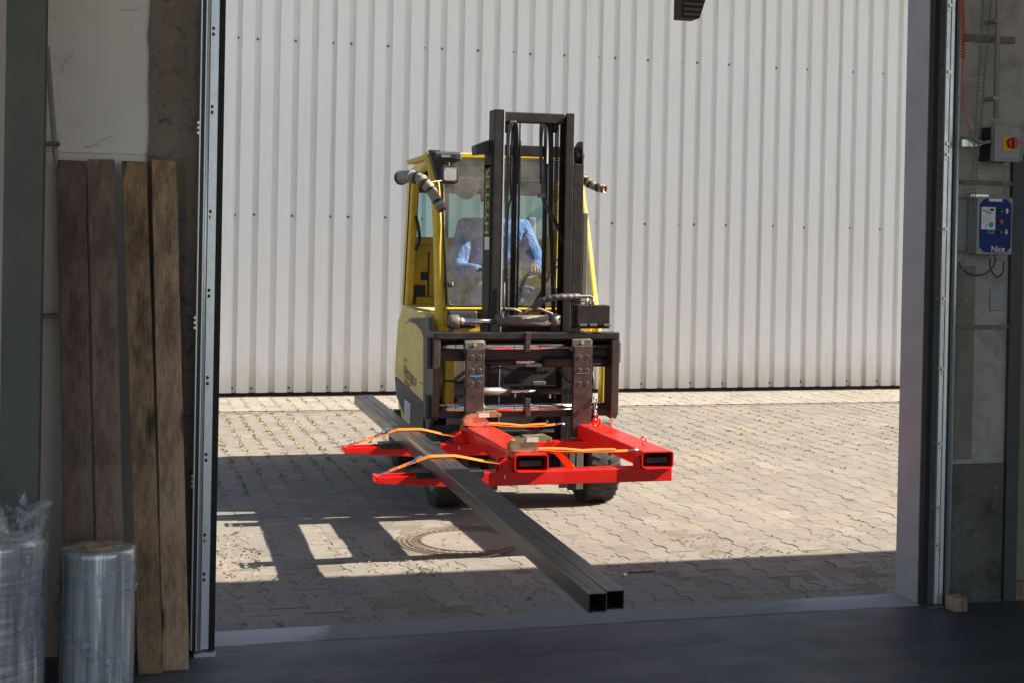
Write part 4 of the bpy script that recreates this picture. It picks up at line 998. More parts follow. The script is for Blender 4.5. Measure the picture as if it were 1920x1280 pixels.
b = B(); b.prism([(xr0_, YC0, ZB+.02), (xr0_, YC0+.03, ZB-.01), (xr0_, YC0+.13, ZB), (xr0_, YC0+.13, ZT), (xr0_, YC0+.0, ZT+.005)], (xr1_-xr0_, 0, 0)); b.link('side_plate', 'shank', carr, .004)
for lo_, hi_ in (((xl0-.028, YC0+.04, ZT-.20), (xl0-.002, YC0+.12, ZT-.03)), ((xl0-.028, YC0+.05, ZB), (xl0-.002, YC0+.12, ZB+.13)), ((xr1_+.002, YC0+.03, ZT-.17), (xr1_+.02, YC0+.12, ZT-.05)), ((xr1_+.002, YC0+.05, ZB), (xr1_+.016, YC0+.12, ZB+.13))):
    b = B(); b.box(lo_, hi_); b.link('guard_lug', 'dkgrey', carr, .006)
def rod(py, r, px0, px1, mat='chrome', name='guide_rod', Y=YC0+.04, par=None):
    z = zz(py, Y, (px0+px1)/2); a = at(px0, py, Y).x; c = at(px1, py, Y).x
    b = B(); b.cyl((a, Y, z), (c, Y, z), r, 22); return b.link(name, mat, par or carr)
rod(648, .0225, 824, 1149); rod(763, .0225, 824, 1149)
for py in (648, 763):
    for px in (833, 852, 962, 1010, 1126, 1140):
        z = zz(py, YC0+.04, px); x = at(px, py, YC0+.04).x; b = B(); b.cyl((x, YC0+.04, z), (x+.0035, YC0+.04, z), .0232, 20); b.link('rod_groove', 'steel', carr)
for py, h in ((640, 0), (762, 0)):
    z = zz(py, YC0, 989); x = at(989, py, YC0).x; b = B(); b.box((x-.015, YC0-.012, z-(.055)), (x+.015, YC0+.04, z+.05)); b.link('centre_lug', 'shank', carr, .004)
YK = YC0+.07
rod(677, .030, 1018, 1150, 'black', 'positioner_cylinder', YK); rod(679, .016, 905, 965, 'steel', 'positioner_cylinder', YK); rod(677.5, .0105, 960, 1016, 'chrome', 'piston_rod', YK)
rod(733, .0255, 850, 954, 'grey_steel', 'positioner_cylinder', YK); rod(733, .0105, 950, 1008, 'chrome', 'piston_rod', YK); rod(733, .017, 1006, 1080, 'steel', 'positioner_cylinder', YK)
# side-shift cylinder on top
YX = YC0+.05
rod(602, .033, 930, 1034, 'grey_steel', 'side_shift_cylinder', YX); rod(602, .038, 1030, 1048, 'grey_steel', 'cylinder_head', YX); rod(603, .015, 862, 932, 'chrome', 'piston_rod', YX)
rod(603, .022, 857, 868, 'grey_steel', 'rod_collar', YX)
x = at(852, 604, YX).x; z = zz(604, YX, 852); b = B(); b.cyl((x-.03, YX, z), (x+.022, YX, z), .041, 22); b.link('rod_eye', 'grey_steel', carr, .003)
b = B(); b.cyl((x-.031, YX, z), (x-.032, YX, z), .024, 16); b.link('eye_bore', 'black', carr)
b = B(); b.box((x-.03, YX-.03, ZT-.002), (x+.0, YX+.03, z)); b.link('cylinder_lug', 'steel', carr, .003)
x = at(1038, 604, YX).x; b = B(); b.box((x-.02, YX-.02, ZT-.002), (x+.03, YX+.03, z)); b.link('cylinder_lug', 'steel', carr, .003)
# valve block
bx0_, bx1_ = at(1082, 600, YC0).x, at(1143, 600, YC0).x; bz0_, bz1_ = zz(611, YC0, 1110), zz(573, YC0, 1110)
b = B(); b.box((bx0_, YC0-.005, bz0_), (bx1_, YC0+.09, bz1_)); b.link('valve_block', 'steel', carr, .004)
b = B()
for u in (.06, .37, .80): b.box((bx0_+(bx1_-bx0_)*u, YC0-.014, bz0_-.004), (bx0_+(bx1_-bx0_)*(u+.22), YC0-.004, bz0_+.010))
b.link('hinge_knuckle', 'grey_steel', carr, .003)
b = B(); b.box((bx0_-.005, YC0, bz0_-.018), (bx1_, YC0+.09, bz0_-.004)); b.link('valve_base', 'steel', carr)
# spiral wrapped hose from the block to the mast
pts = smooth_path([at(999, 580, YC0), at(1008, 571, YC0-.01), at(1022, 563, YC0-.02), at(1045, 558, YC0-.03), at(1070, 557, YC0-.02), at(1090, 556, YC0), at(1104, 556, YC0+.02), at(1111, 558, YC0+.03)], 12)
b = B(); b.tube(pts, [.0175+(.0018 if (i//3) % 2 else 0) if i < 58 else .009 for i in range(len(pts))], 10); b.link('wrapped_hose', 'dkgrey', carr)
b = B(); b.tube(smooth_path([at(1070, 566, YC0+.01), at(1085, 565, YC0+.01), at(1100, 566, YC0+.02), at(1106, 573, YC0+.03)], 5), .006, 8); b.link('hydraulic_hose', 'black', carr)
for px in (1100, 1112):
    q = at(px, 563, YC0+.02); b = B(); b.cyl((q.x, q.y, bz1_-.002), (q.x, q.y, q.z+.012), .008, 6); b.link('hose_fitting', 'bolt', carr)
b = B(); b.tube(smooth_path([at(942, 600, YX-.02), at(942, 583, YX-.02), at(950, 580, YX-.02), at(965, 581, YX-.02), at(977, 586, YX)], 5), .008, 8); b.link('hydraulic_hose', 'grey_steel', carr)
b = B(); b.tube(smooth_path([at(982, 588, YX), at(992, 582, YX), at(1010, 580, YX), at(1022, 584, YX), at(1036, 590, YX)], 5), .009, 8); b.link('hydraulic_hose', 'grey_steel', carr)
q = at(946, 580, YX-.02); b = B(); b.cyl((q.x-.008, q.y, q.z), (q.x+.008, q.y, q.z), .012, 6); b.link('hose_fitting', 'steel', carr)
b = B(); q0_ = at(945, 470, YM+.02); b.cyl((q0_.x-.002, YM-.01, ZT+.08), (q0_.x-.002, YM-.01, ZT+.28), .004, 6); b.link('grease_pipe', 'grey_steel', carr)
# hoses inside the carriage
for P_ in ([(906, 730), (912, 700), (935, 689), (960, 693), (1000, 699), (1030, 697)], [(1048, 690), (1056, 700), (1064, 712), (1078, 716)], [(830, 715), (842, 713), (860, 716), (872, 716)], [(938, 745), (941, 720), (943, 700)], [(976, 745), (978, 715), (977, 700)]):
    b = B(); b.tube(smooth_path([at(x, y, YK+.01) for x, y in P_], 5), .007, 7); b.link('hydraulic_hose', 'steel', carr)
for px, py in ((1006, 697), (1014, 697), (1022, 697), (972, 741), (978, 741), (1031, 741), (1040, 741), (966, 741)):
    q = at(px, py, YK-.005); b = B(); b.cyl((q.x, q.y, q.z-.012), (q.x, q.y, q.z+.012), .007, 6); b.link('hose_fitting', 'bolt' if px in (1031, 966) else 'steel', carr)
# chassis front as a black plate, added to darken the gaps behind the carriage
b = B(); b.box((at(838, 700, 8.28).x, 8.28, .16), (at(1112, 700, 8.28).x, 8.32, .98)); b.link('chassis_dark_plate', 'black', fk)
for pa_, pb_, z_a, z_b in ((850, 872, .62, .86), (985, 1020, .80, .83), (1000, 1024, .69, .715)):
    b = B(); b.box((at(pa_, 700, 8.25).x, 8.255, z_a), (at(pb_, 700, 8.25).x, 8.275, z_b)); b.link('chassis_bracket', 'grey_steel', fk, .004)
for px, py in ((893, 690), (886, 708)):
    q = at(px, py, 8.16); b = B(); b.cyl((q.x, 8.26, q.z), (q.x, 8.18, q.z), .012, 10); b.link('pin', 'bolt', fk)
for sgn, px in ((0, 838), (1, 1129)):
    x = at(px, 700, 8.3).x; b = B(); b.box((x-.028, 8.22, .56), (x+.028, 8.30, .98)); b.link('front_leg', 'yellow', fk, .008)
b = B(); x = at(1115, 690, 8.1).x; b.cyl((x, 8.1, zz(730, 8.1, 1115)), (x-.012, 8.1, zz(695, 8.1, 1115)), .004, 6); b.link('tilt_rod', 'grey_steel', fk)
b = B()
for o in range(4): b.tube(smooth_path([at(960+o*4, 826-o*2, 8.0), at(975+o*5, 816-o, 8.0), at(1000, 806+o, 8.0), at(1010, 799+o*2, 8.02)], 4), .008, 6)
b.link('axle_hose', 'grey_steel', fk)
b = B(); b.tube(smooth_path([at(985, 795, 7.95), at(1005, 796, 7.95), at(1023, 792, 7.95), at(1025, 788, 7.97)], 4), .010, 7); b.link('axle_hose', 'grey_steel', fk)

# --- forks
def fork(pxa, pxb, ptop, pbot, yc0, xq):
    x0, x1 = at(pxa, 700, 7.72).x, at(pxb, 700, 7.72).x; z1 = zz(ptop, 7.72, pxa); zb = .452; zk = .012
    b = B(); b.box((x0, 7.72, zb), (x1, 7.76, z1))
    # tapered blade running forward into the pocket of the red frame
    yt = 6.708
    ym = 7.08; q = lambda y, lo, ins: [(x0+ins, y, lo), (x1-ins, y, lo)]
    secs = [(7.745, zb, .500, 0), (7.735, .453, .508, 0), (ym, .454, .508, 0), (yt+.07, .458, .498, .002), (yt+.02, .459, .494, .006), (yt, .461, .490, .018)]
    vs = []
    for y, lo, hi, ins in secs:
        u0, u1 = (x0, x1) if y > 7.74 else (xq-.070, xq+.070)
        vs += [(u0+ins, y, lo), (u1-ins, y, lo), (u1-ins, y, hi), (u0+ins, y, hi)]
    fs = [(0, 1, 2, 3), (20, 23, 22, 21)]
    for s_ in range(5):
        for j in range(4): fs.append((s_*4+j, s_*4+4+j, s_*4+4+(j+1) % 4, s_*4+(j+1) % 4))
    b.add(vs, fs)
    o = b.link('fork', 'shank', fk, .003)
    xc = (x0+x1)/2; zc = zz(yc0, 7.75, (pxa+pxb)/2); w = (x1-x0)/2
    b = B(); b.cyl((xc-w-.004, YC0+.03, zc), (xc+w+.002, YC0+.03, zc), .036, 24); b.box((xc-w-.004, YC0-.012, zc-.05), (xc+w+.002, YC0+.03, zc+.012)); b.link('fork_eye', 'grey_steel', o, .003)
    b = B(); b.cyl((xc+w, YC0+.03, zc), (xc+w+.012, YC0+.03, zc), .031, 20); b.cyl((xc+w, YC0+.03, zz(763, YC0, pxa)), (xc+w+.012, YC0+.03, zz(763, YC0, pxa)), .033, 20); b.link('bush', 'grey_steel', o)
    b = B(); b.cyl((xc+.002, YC0-.014, zc-.002), (xc+.002, YC0-.019, zc-.002), .009, 10); b.link('grease_cap', 'gold', o)
    b = B(); b.cyl((xc-.004, YC0+.02, zc+.034), (xc+.008, YC0+.01, zc+.062), .006, 6); b.cyl((xc+.008, YC0+.01, zc+.055), (xc+.03, YC0+.01, zc+.050), .005, 6); b.link('grease_nipple', 'bolt', o)
    for py in (669, 694, 718.5):
        for u in (.29, .72):
            b = B(); c = Vector((x0+(x1-x0)*u, 7.7195, zz(py, 7.72, pxa))); b.cyl(c, c+Vector((0, -.0006, 0)), .0102, 16); b.link('bolt_hole', 'black', o)
            b = B(); b.lathe(c, (0, -1, 0), [(.0102, .0004), (.0125, .0012), (.0135, 0)], 16); b.link('hole_rim', 'grey_steel', o)
    b = B(); c = Vector((x0+(x1-x0)*.5, 7.7195, zz(743, 7.72, pxa))); b.cyl(c, c+Vector((0, -.0006, 0)), .0102, 16); b.link('bolt_hole', 'black', o)
    return o
f1 = fork(874, 908.5, 653.5, 788, 645, at(995, 870, 6.72).x); f2 = fork(1076, 1110, 648, 790, 641, at(1231, 865, 6.72).x)
b = B(); x0 = at(882, 703, 7.72).x; x1 = at(906, 703, 7.72).x; z = zz(703.5, 7.72, 890); b.ribbon([(x0, 7.7188, z-.001), ((x0+x1)/2, 7.7188, z-.004), (x1, 7.7188, z+.003)], (0, 0, 1), .009, .0006); b.link('paint_mark', 'blue_tag', f1)
b = B(); x0 = at(1080, 700, 7.72).x; x1 = at(1104, 700, 7.72).x; z = zz(699, 7.72, 1090); b.ribbon([(x0, 7.7188, z-.001), (x1, 7.7188, z+.001)], (0, 0, 1), .004, .0006); b.link('paint_mark', 'moss', f2)

# --- wheels
def wheel(x, Y, w, r, drive=True):
    t = B(); pr = [(r*.62, -w*.5), (r*.9, -w*.52), (r*.97, -w*.47), (r, -w*.38), (r, w*.38), (r*.97, w*.47), (r*.9, w*.52), (r*.62, w*.5)]
    t.lathe((x, Y, r), (1, 0, 0), pr, 48)
    n = 30
    for i in range(n):
        a = i/n*6.283
        for s_ in (-1, 1):
            aa = a+(.1 if s_ > 0 else 0); M_ = Matrix.Translation((x+s_*w*.30, Y, r)) @ Matrix.Rotation(aa, 4, 'X') @ Matrix.Rotation(.35*s_, 4, 'Z')
            t.box((-w*.17, -.012, r-.006), (w*.17, .012, r+.0035), M_)
    o = t.link('tyre', 'rubber', fk)
    b = B(); b.lathe((x, Y, r), (1, 0, 0), [(r*.63, -w*.49), (r*.56, -w*.44), (r*.5, -w*.30), (r*.22, -w*.28), (r*.18, -w*.42), (0, -w*.43)], 28); b.lathe((x, Y, r), (1, 0, 0), [(r*.63, w*.49), (r*.5, w*.3), (0, w*.3)], 28); b.link('rim', 'grey_steel', o)
wheel(at(1112, 900, 8.13).x+.01, 8.16, .19, .235); wheel(at(836, 900, 8.13).x, 8.16, .17, .235)
wheel(1.98, 9.62, .15, .19); wheel(2.76, 9.62, .15, .19)
b = B(); b.cyl((1.95, 8.16, .235), (2.8, 8.16, .235), .07, 16); b.box((2.05, 8.1, .14), (2.7, 8.3, .42)); b.link('drive_axle', 'black', fk, .01)
for sx_, px0_, px1_ in ((0, 1081, 1094), (1, 1068, 1078)):
    b = B(); a = at(px0_, 880, 7.88).x; c = at(px1_, 880, 7.88).x; b.box((a, 7.885, .12 if sx_ == 0 else .25), (c, 7.90, .50)); b.link('tilt_anchor', 'grey_steel', fk, .002)

# --- body
XL = 1.845; XRR = 2*FX-XL
def prof_body(name, pts, x0, x1, mat, bev=.01):
    b = B(); b.prism([(x0, y, z) for y, z in pts], (x1-x0, 0, 0)); return b.link(name, mat, fk, bev)
def F(px, py, X=XL): p = atx(px, py, X); return (p.y, p.z)
# lower black side body and steps
lowpts = [F(738, 704), F(741, 738), F(762, 793), F(768, 806), F(802, 811), F(806, 760), F(796, 757)]
lowpts = [F(738, 704), F(741, 742), F(764, 800), F(802, 812), F(812, 812), F(812, 700), F(798, 756)]
prof_body('side_skirt', [F(738, 704), F(741, 742), F(766, 806), F(803, 813), (8.42, .30), (8.42, .62), F(799, 757)], XL+.004, XL+.35, 'dkgrey', .012)
prof_body('side_skirt', [F(738, 704), F(741, 742), F(766, 806), F(803, 813), (8.42, .30), (8.42, .62), F(799, 757)], XRR-.35, XRR-.004, 'dkgrey', .012)
for x in (XL, XRR): pass
b = B(); q = [F(758, 748, XL), F(769, 755, XL), F(768.5, 797, XL), F(757, 790, XL)]; b.prism([(XL+.003, y, z) for y, z in q], (-.002, 0, 0)); b.link('sticker', 'white_tag', fk)
flank = [F(738, 703), F(745, 610), F(750, 590), F(762, 588), (8.50, 1.13), (8.40, 1.10), (8.38, .84), F(804, 700), F(799, 750), F(794, 755)]
prof_body('rear_quarter', [F(738.5, 703), F(742, 650), F(746, 598), (9.1, 1.13), (8.44, 1.10), (8.42, .86), F(803, 715), F(794, 755)], XL, XL+.3, 'pale_yellow', .015)
prof_body('rear_quarter', [F(738.5, 703), F(742, 650), F(746, 598), (9.1, 1.13), (8.44, 1.10), (8.42, .86), F(803, 715), F(794, 755)], XRR-.3, XRR, 'pale_yellow', .015)
# bonnet cover with its dark seam, black step above
cov = [(760, 640), (759.5, 618), (762, 608), (770, 603), (782, 607), (792, 618), (797.5, 635), (797.5, 718), (788, 715), (778, 702), (768, 680)]
b = B(); b.prism([(XL-.001, *F(x, y)) for x, y in cov], (-.005, 0, 0))
cen = Vector((778, 662)); seam = [(cen.x+(x-cen.x)*1.07, cen.y+(y-cen.y)*1.045) for x, y in cov]
b = B(); b.prism([(XL+.001, *F(x, y)) for x, y in seam], (-.005, 0, 0)); b.link('cover_seam', 'black', fk)
b = B(); b.prism([(XL-.003, *F(x, y)) for x, y in cov], (-.010, 0, 0)); b.link('side_cover', 'pale_yellow', fk, .006)
b = B(); b.prism([(XL+.001, *F(x, y)) for x, y in ((770, 598), (812, 596), (816, 640), (804, 640), (798, 622), (786, 608))], (-.03, 0, 0)); b.prism([(XL+.002, *F(x, y)) for x, y in ((799, 630), (812, 630), (812, 800), (804, 812), (799, 760))], (-.022, 0, 0)); b.link('front_mudguard', 'dkgrey', fk, .01)
# arm-high floor, bonnet, counterweight
b = B(); b.prism([(XL+.05, 9.28, .30), (XL+.05, 9.28, 1.12), (XL+.10, 9.75, 1.05), (XL+.16, 10.0, .85), (XL+.16, 10.0, .32)], (XRR-XL-.16, 0, 0)); b.link('counterweight', 'yellow', fk, .05)
b = B(); b.box((XL+.12, 8.34, .30), (XRR-.12, 9.3, .95)); b.link('chassis', 'black', fk, .01)
b = B(); b.box((XL+.12, 8.75, .95), (XRR-.12, 9.3, 1.06)); b.link('bonnet', 'dkgrey', fk, .02)
flank_text('19', XL-.014, F(765, 690)[0], F(765, 690)[1], .085, 'letter_dark', .8, True, .0, name='fleet_number')
y_, z_ = F(757, 701); ang = math.atan2(F(757, 701)[1]-F(781, 731)[1], F(757, 701)[0]-F(781, 731)[0])
flank_text('HYSTER', XL-.002, y_, z_, .088, 'letter_dark', .98, False, .001, ang)
y_, z_ = F(773.5, 716); flank_text('2.0', XL-.002, y_, z_, .095, 'letter_red', 1.0, False, .001, ang)
y_, z_ = F(758, 716); flank_text('FORTENS', XL-.002, y_, z_, .05, 'letter_red', .9, False, .0, ang)

# --- cab
YP0, YP1 = 8.28, 8.46          # front pillars: foot and head
def pillar(pa, pb, w, dep, Ya, Yb, name='cab_pillar', mat='yellow', mid=None, sgn=1):
    A = at(*pa, Ya); C_ = at(*pb, Yb); pts = [A, C_] if mid is None else [A, at(*mid[0], mid[1]), C_]
    b = B(); q = smooth_path([p+Vector((w*sgn*.5, w*.5, 0)) for p in pts], 6) if len(pts) > 2 else [p+Vector((w*sgn*.5, w*.5, 0)) for p in pts]
    b.tube(q, w*.5, 16); return b.link(name, mat, fk)
pillar((818.5, 640), (799, 285), .068, .075, YP0, YP1, mid=((812.5, 400), 8.40))
pillar((1132, 640), (1091, 300), .062, .075, YP0, YP1, mid=((1108, 430), 8.40), sgn=-1)
# left front pillar's dark weather seal
b = B(); b.tube([at(837.5, 575, YP0), at(832, 420, 8.38), at(830, 330, 8.42)], .008, 6); b.link('weather_seal', 'steel', fk)
YR = 9.22
xrl = atx(750, 500, XL+.01)
for sg in (0, 1):
    x0 = XL+.01 if sg == 0 else XRR-.01; s_ = 1 if sg == 0 else -1
    A = Vector((x0, 9.06, 1.12)); C_ = Vector((x0+s_*.015, 8.98, 2.0))
    b = B(); b.hexa([A, A+Vector((s_*.05, 0, 0)), A+Vector((s_*.05, .16, 0)), A+Vector((0, .16, 0))], [C_, C_+Vector((s_*.05, 0, 0)), C_+Vector((s_*.05, .16, 0)), C_+Vector((0, .16, 0))]); b.link('cab_pillar', 'yellow', fk, .012)
    b = B(); b.tube([A+Vector((-s_*.002, .05, 0)), C_+Vector((-s_*.002, .05, 0))], .006, 5); b.link('door_seal', 'black', fk)
# rear bulkhead; black plates stand for dark recesses and a black square
xb0, xb1 = XL+.06, XRR-.06
b = B(); b.box((xb0, 9.14, .95), (xb1, 9.18, 1.52)); b.link('rear_bulkhead', 'yellow', fk, .006)
b = B(); b.box((xb0+.02, 9.10, .98), (xb0+.55, 9.14, 1.18)); b.link('bulkhead_step', 'yellow', fk, .02)
for (x0p, y0p, x1p, y1p) in ((772, 535, 797, 570), (789, 511, 803, 526)):
    a = at(x0p, y0p, 9.13); c = at(x1p, y1p, 9.13); b = B(); b.box((a.x, 9.128, c.z), (c.x, 9.139, a.z)); b.link('black_plate', 'black', fk, .003)
b = B(); a = at(803, 474, 9.13); c = at(805, 573, 9.13); b.box((a.x, 9.13, c.z), (a.x+.008, 9.139, a.z)); b.link('panel_gap', 'black', fk)
for zq, hq in ((1.52, .05), (1.86, .10)):
    b = B(); b.box((xb0, 9.12, zq), (xb1, 9.18, zq+hq)); b.link('rear_window_frame', 'yellow' if zq < 1.6 else 'blue_frame', fk, .006)
for px in (836, 1042):
    q = at(px, 400, 9.12); b = B(); b.box((q.x-.022, 9.122, 1.57), (q.x+.022, 9.178, 1.859)); b.link('rear_window_frame', 'blue_frame', fk, .006)
q = at(874, 352, 8.7); b = B(); b.lathe((q.x, 8.7, q.z), (0, -1, 0), [(.072, 0), (.078, .006), (.070, .012), (0, .014)], 24); b.link('interior_mirror', 'pipe', fk)
b = B(); b.box((xb0, 9.15, 1.57), (xb1, 9.156, 1.95)); b.link('rear_window', 'glass_clear', fk)
b = B(); b.tube(smooth_path([at(779, 470, 9.0), at(786, 450, 9.0), at(784, 425, 9.0), at(779, 405, 9.0)], 5), .011, 7); b.link('grab_handle', 'black', fk)
# roof frame
zr = at(900, 290, YP1).z
A = at(800, 286, YP1); C_ = at(1093, 290, YP1)
b = B(); b.hexa([A+Vector((0, 0, -.035)), C_+Vector((0, 0, -.035)), C_+Vector((0, .07, -.035)), A+Vector((0, .07, -.035))], [A, C_, C_+Vector((0, .07, 0)), A+Vector((0, .07, 0))]); b.link('roof_beam', 'yellow', fk, .008)
for s_, xx in ((1, A.x), (-1, C_.x)):
    b = B(); b.hexa([(xx, YP1, A.z-.07), (xx+s_*.05, YP1, A.z-.07), (XL+.03+(.05 if s_ > 0 else 0), 9.16, 1.93) if s_ > 0 else (XRR-.08, 9.16, 1.93), (XL+.03, 9.16, 1.93) if s_ > 0 else (XRR-.03, 9.16, 1.93)],
                    [(xx, YP1, A.z), (xx+s_*.05, YP1, A.z), (XL+.08, 9.16, 2.0) if s_ > 0 else (XRR-.08, 9.16, 2.0), (XL+.03, 9.16, 2.0) if s_ > 0 else (XRR-.03, 9.16, 2.0)]); b.link('roof_side_rail', 'pale_yellow' if s_ > 0 else 'yellow', fk, .010)
b = B(); b.box((XL+.03, 9.12, 1.94), (XRR-.03, 9.2, 2.0)); b.link('roof_beam', 'yellow', fk, .008)
b = B(); b.hexa([(A.x+.04, YP1+.06, A.z-.03), (C_.x-.04, YP1+.06, A.z-.03), (XRR-.08, 9.14, 1.965), (XL+.08, 9.14, 1.965)], [(A.x+.04, YP1+.06, A.z-.02), (C_.x-.04, YP1+.06, A.z-.02), (XRR-.08, 9.14, 1.975), (XL+.08, 9.14, 1.975)]); b.link('roof_panel', 'dkgrey', fk)
# windscreen, blind, cowl
g0, g1, g2, g3 = at(838, 573, YP0+.02), at(1112, 575, YP0+.02), at(1094, 300, YP1), at(829, 297, YP1)
b = B(); b.hexa([g0, g1, g2, g3], [p+Vector((0, .005, 0)) for p in (g0, g1, g2, g3)]); ws = b.link('windscreen', 'glass', fk)
b = B(); b.tube([at(839, 566, YP0+.012), at(843, 572, YP0+.012), at(852, 574.5, YP0+.012), at(1090, 575, YP0+.012), at(1108, 570, YP0+.012)], .006, 6); b.tube([at(839, 566, YP0+.012), at(833, 450, 8.36), at(830, 330, 8.43)], .006, 6); b.link('windscreen_seal', 'steel', fk)
b = B(); a = at(834, 306, YP1+.05); c = at(1080, 342, YP1+.05); b.box((a.x, YP1+.04, c.z), (c.x, YP1+.07, a.z)); b.link('sun_blind', 'visor', fk, .006)  # pale band; glare on the glass is put into its colour
b = B(); a = at(830, 311, YP1); c = at(1085, 312, YP1); b.tube([a, c], .0045, 6); b.link('blind_rail', 'black', fk)
b = B(); a = at(836, 577, YP0); c = at(1110, 583, YP0); b.box((a.x, YP0-.02, c.z), (c.x, YP0+.05, a.z)); b.link('cowl_lip', 'yellow', fk, .006)
b = B(); a = at(836, 584, YP0); c = at(1110, 640, YP0); b.box((a.x, YP0+.005, c.z), (c.x, YP0+.04, a.z)); b.link('cowl', 'yellow', fk, .006)
b = B(); a = at(838, 582, YP0); c = at(893, 616, YP0); b.box((a.x, YP0-.03, c.z), (c.x, YP0+.004, a.z)); o = b.link('headlight', 'black', fk, .014)
b = B(); a = at(845, 588, YP0); c = at(886, 610, YP0); b.box((a.x, YP0-.034, c.z), (c.x, YP0-.029, a.z)); b.link('lens', 'glass', o, .004)
b = B(); a = at(894, 588, YP0); c = at(906, 604, YP0); b.box((a.x, YP0-.006, c.z), (c.x, YP0+.004, a.z)); b.link('indicator', 'amber', fk, .002)
# wiper and its linkage
b = B(); b.tube([at(1010, 560, YP0-.02), at(1030, 515, YP0-.0), at(1056, 470, YP0+.02)], .006, 6); b.tube([at(985, 590, YP0-.02), at(1012, 562, YP0-.02)], .008, 6); b.ribbon([at(1000, 572, YP0-.02), at(1028, 525, YP0), at(1048, 496, YP0+.0)], (1, 0, .6), .02, .004); b.link('wiper', 'black', fk)
b = B(); b.box((at(1005, 565, YP0+.05).x, YP0+.04, at(1005, 572, YP0+.05).z), (at(1045, 540, YP0+.05).x, YP0+.10, at(1020, 540, YP0+.05).z)); b.link('wiper_motor', 'black', fk, .01)
b = B(); q = at(848, 533, YP0+.05); b.cyl(q, q+Vector((-.03, .05, -.01)), .024, 14); b.cyl(q, q+Vector((.004, -.008, .002)), .022, 14, .012); b.link('knob', 'black', fk)
# work lamp, lamp housing, hazard sleeves with indicators
lm = B(); q = at(843, 328, 8.33); R8 = .045
rr_ = [(a*1.18, c*1.18) for a, c in [(-.048, -.034), (-.034, -.047), (.034, -.047), (.048, -.034), (.048, .034), (.034, .047), (-.034, .047), (-.048, .034)]]
lm.prism([(q.x+u, q.y, q.z+v) for u, v in rr_], (0, .05, 0)); lm.cyl((q.x+.0, q.y+.03, q.z+.045), (q.x, q.y+.03, q.z+.075), .008, 8); o = lm.link('work_lamp', 'black', fk, .008)
b = B(); b.prism([(q.x+u*.80, q.y-.004, q.z+v*.80) for u, v in rr_], (0, .006, 0)); b.link('reflector_rim', 'grey_steel', o, .003)
b = B(); b.prism([(q.x+u*.66, q.y-.007, q.z+v*.66) for u, v in rr_], (0, .004, 0)); b.link('lens', 'lens', o, .003)
b = B(); q2 = at(843, 352, YP1-.03); b.cyl(q2, q2+Vector((-.004, .03, 0)), .022, 14, .016); b.link('washer_cap', 'black', fk)
b = B(); a = at(804, 283, 8.36); c = at(870, 303, 8.36); b.box((a.x+.03, 8.36, c.z), (c.x-.01, 8.46, a.z)); o = b.link('lamp_housing', 'dkgrey', fk, .014)
b = B(); a = at(806, 281, 8.37); b.prism([(a.x, 8.37, a.z), (a.x+.07, 8.37, a.z), (a.x+.085, 8.37, a.z-.12), (a.x+.06, 8.37, a.z-.19), (a.x+.045, 8.37, a.z-.17)], (0, .06, 0)); b.link('lamp_housing', 'black', fk, .006)
b = B(); a = at(818, 290, 8.35); c = at(856, 297, 8.35); b.box((a.x, 8.354, c.z), (c.x, 8.361, a.z)); b.link('lamp_strip', 'black', o)
b = B()
for k in range(10): b.box((at(828+k*1.7, 292, 8.35).x, 8.352, at(840, 295.5, 8.35).z), (at(829+k*1.7, 292, 8.35).x, 8.355, at(840, 291, 8.35).z))
b.link('lamp_lettering', 'lens', o)
b = B(); b.hexa([at(760, 302, 8.62), at(800, 288, 8.46), at(802, 296, 8.46), at(764, 309, 8.62)], [at(760, 302, 8.64)+Vector((.05, 0, 0)), at(800, 288, 8.48)+Vector((.05, 0, 0)), at(802, 296, 8.48)+Vector((.05, 0, 0)), at(764, 309, 8.64)+Vector((.05, 0, 0))]); b.link('roof_flange', 'pale_yellow', fk, .004)
def sleeve(pts, rads, name, bands, tipdir):
    P_ = smooth_path(pts, 8); n = len(P_); R_ = [rads[0]+(rads[1]-rads[0])*i/(n-1)+.0025*math.sin(i*1.7) for i in range(n)]
    b = B(); b.tube(P_, R_, 14); o = b.link(name, 'hazard', fk)
    for k, t in enumerate(bands):
        i = min(n-2, int(t*(n-1))); c = P_[i]; d = (P_[i+1]-P_[i]).normalized(); r = R_[i]+.0028
        b = B(); b.cyl(c-d*.008, c+d*.008, r, 16); b.link('tape_band', 'black' if k % 2 == 0 else 'tape', o)
    c = P_[-1]; d = (P_[-1]-P_[-2]).normalized(); b = B(); b.lathe(c, d, [(R_[-1], -.005), (R_[-1]+.002, .01), (R_[-1]-.004, .008), (R_[-1]-.012, -.012), (0, -.016)], 16); b.link('indicator_lens', 'amber', o)
    return o
sleeve([at(750, 334, 8.50), at(765, 332, 8.42), at(783, 334, 8.34), at(800, 347, 8.28), at(812, 364, 8.25), at(828, 393, 8.22)], (.040, .028), 'indicator_sleeve', (.03, .30, .42, .5, .58, .66, .74, .82, .9, .97), None)
sleeve([at(1088, 330, 8.42), at(1099, 340, 8.36), at(1112, 349, 8.30), at(1132, 355, 8.24)], (.024, .024), 'indicator_sleeve', (.1, .25, .4, .5, .62, .74, .85, .95), None)
b = B(); q = at(862, 340, 8.1); b.tube([at(782, 334, 8.3), at(806, 342, 8.28), at(828, 339, 8.3)], .0022, 5); b.tube([at(804, 342, 8.28), at(797, 350, 8.28)], .002, 5); b.link('cable_tie', 'white_tag', fk)
b = B(); q = at(1096, 560, 8.3); b.box((at(1092, 500, 8.3).x, 8.30, q.z), (at(1101, 500, 8.3).x, 8.36, at(1096, 400, 8.3).z)); b.link('door_jamb', 'grey_steel', fk, .004)

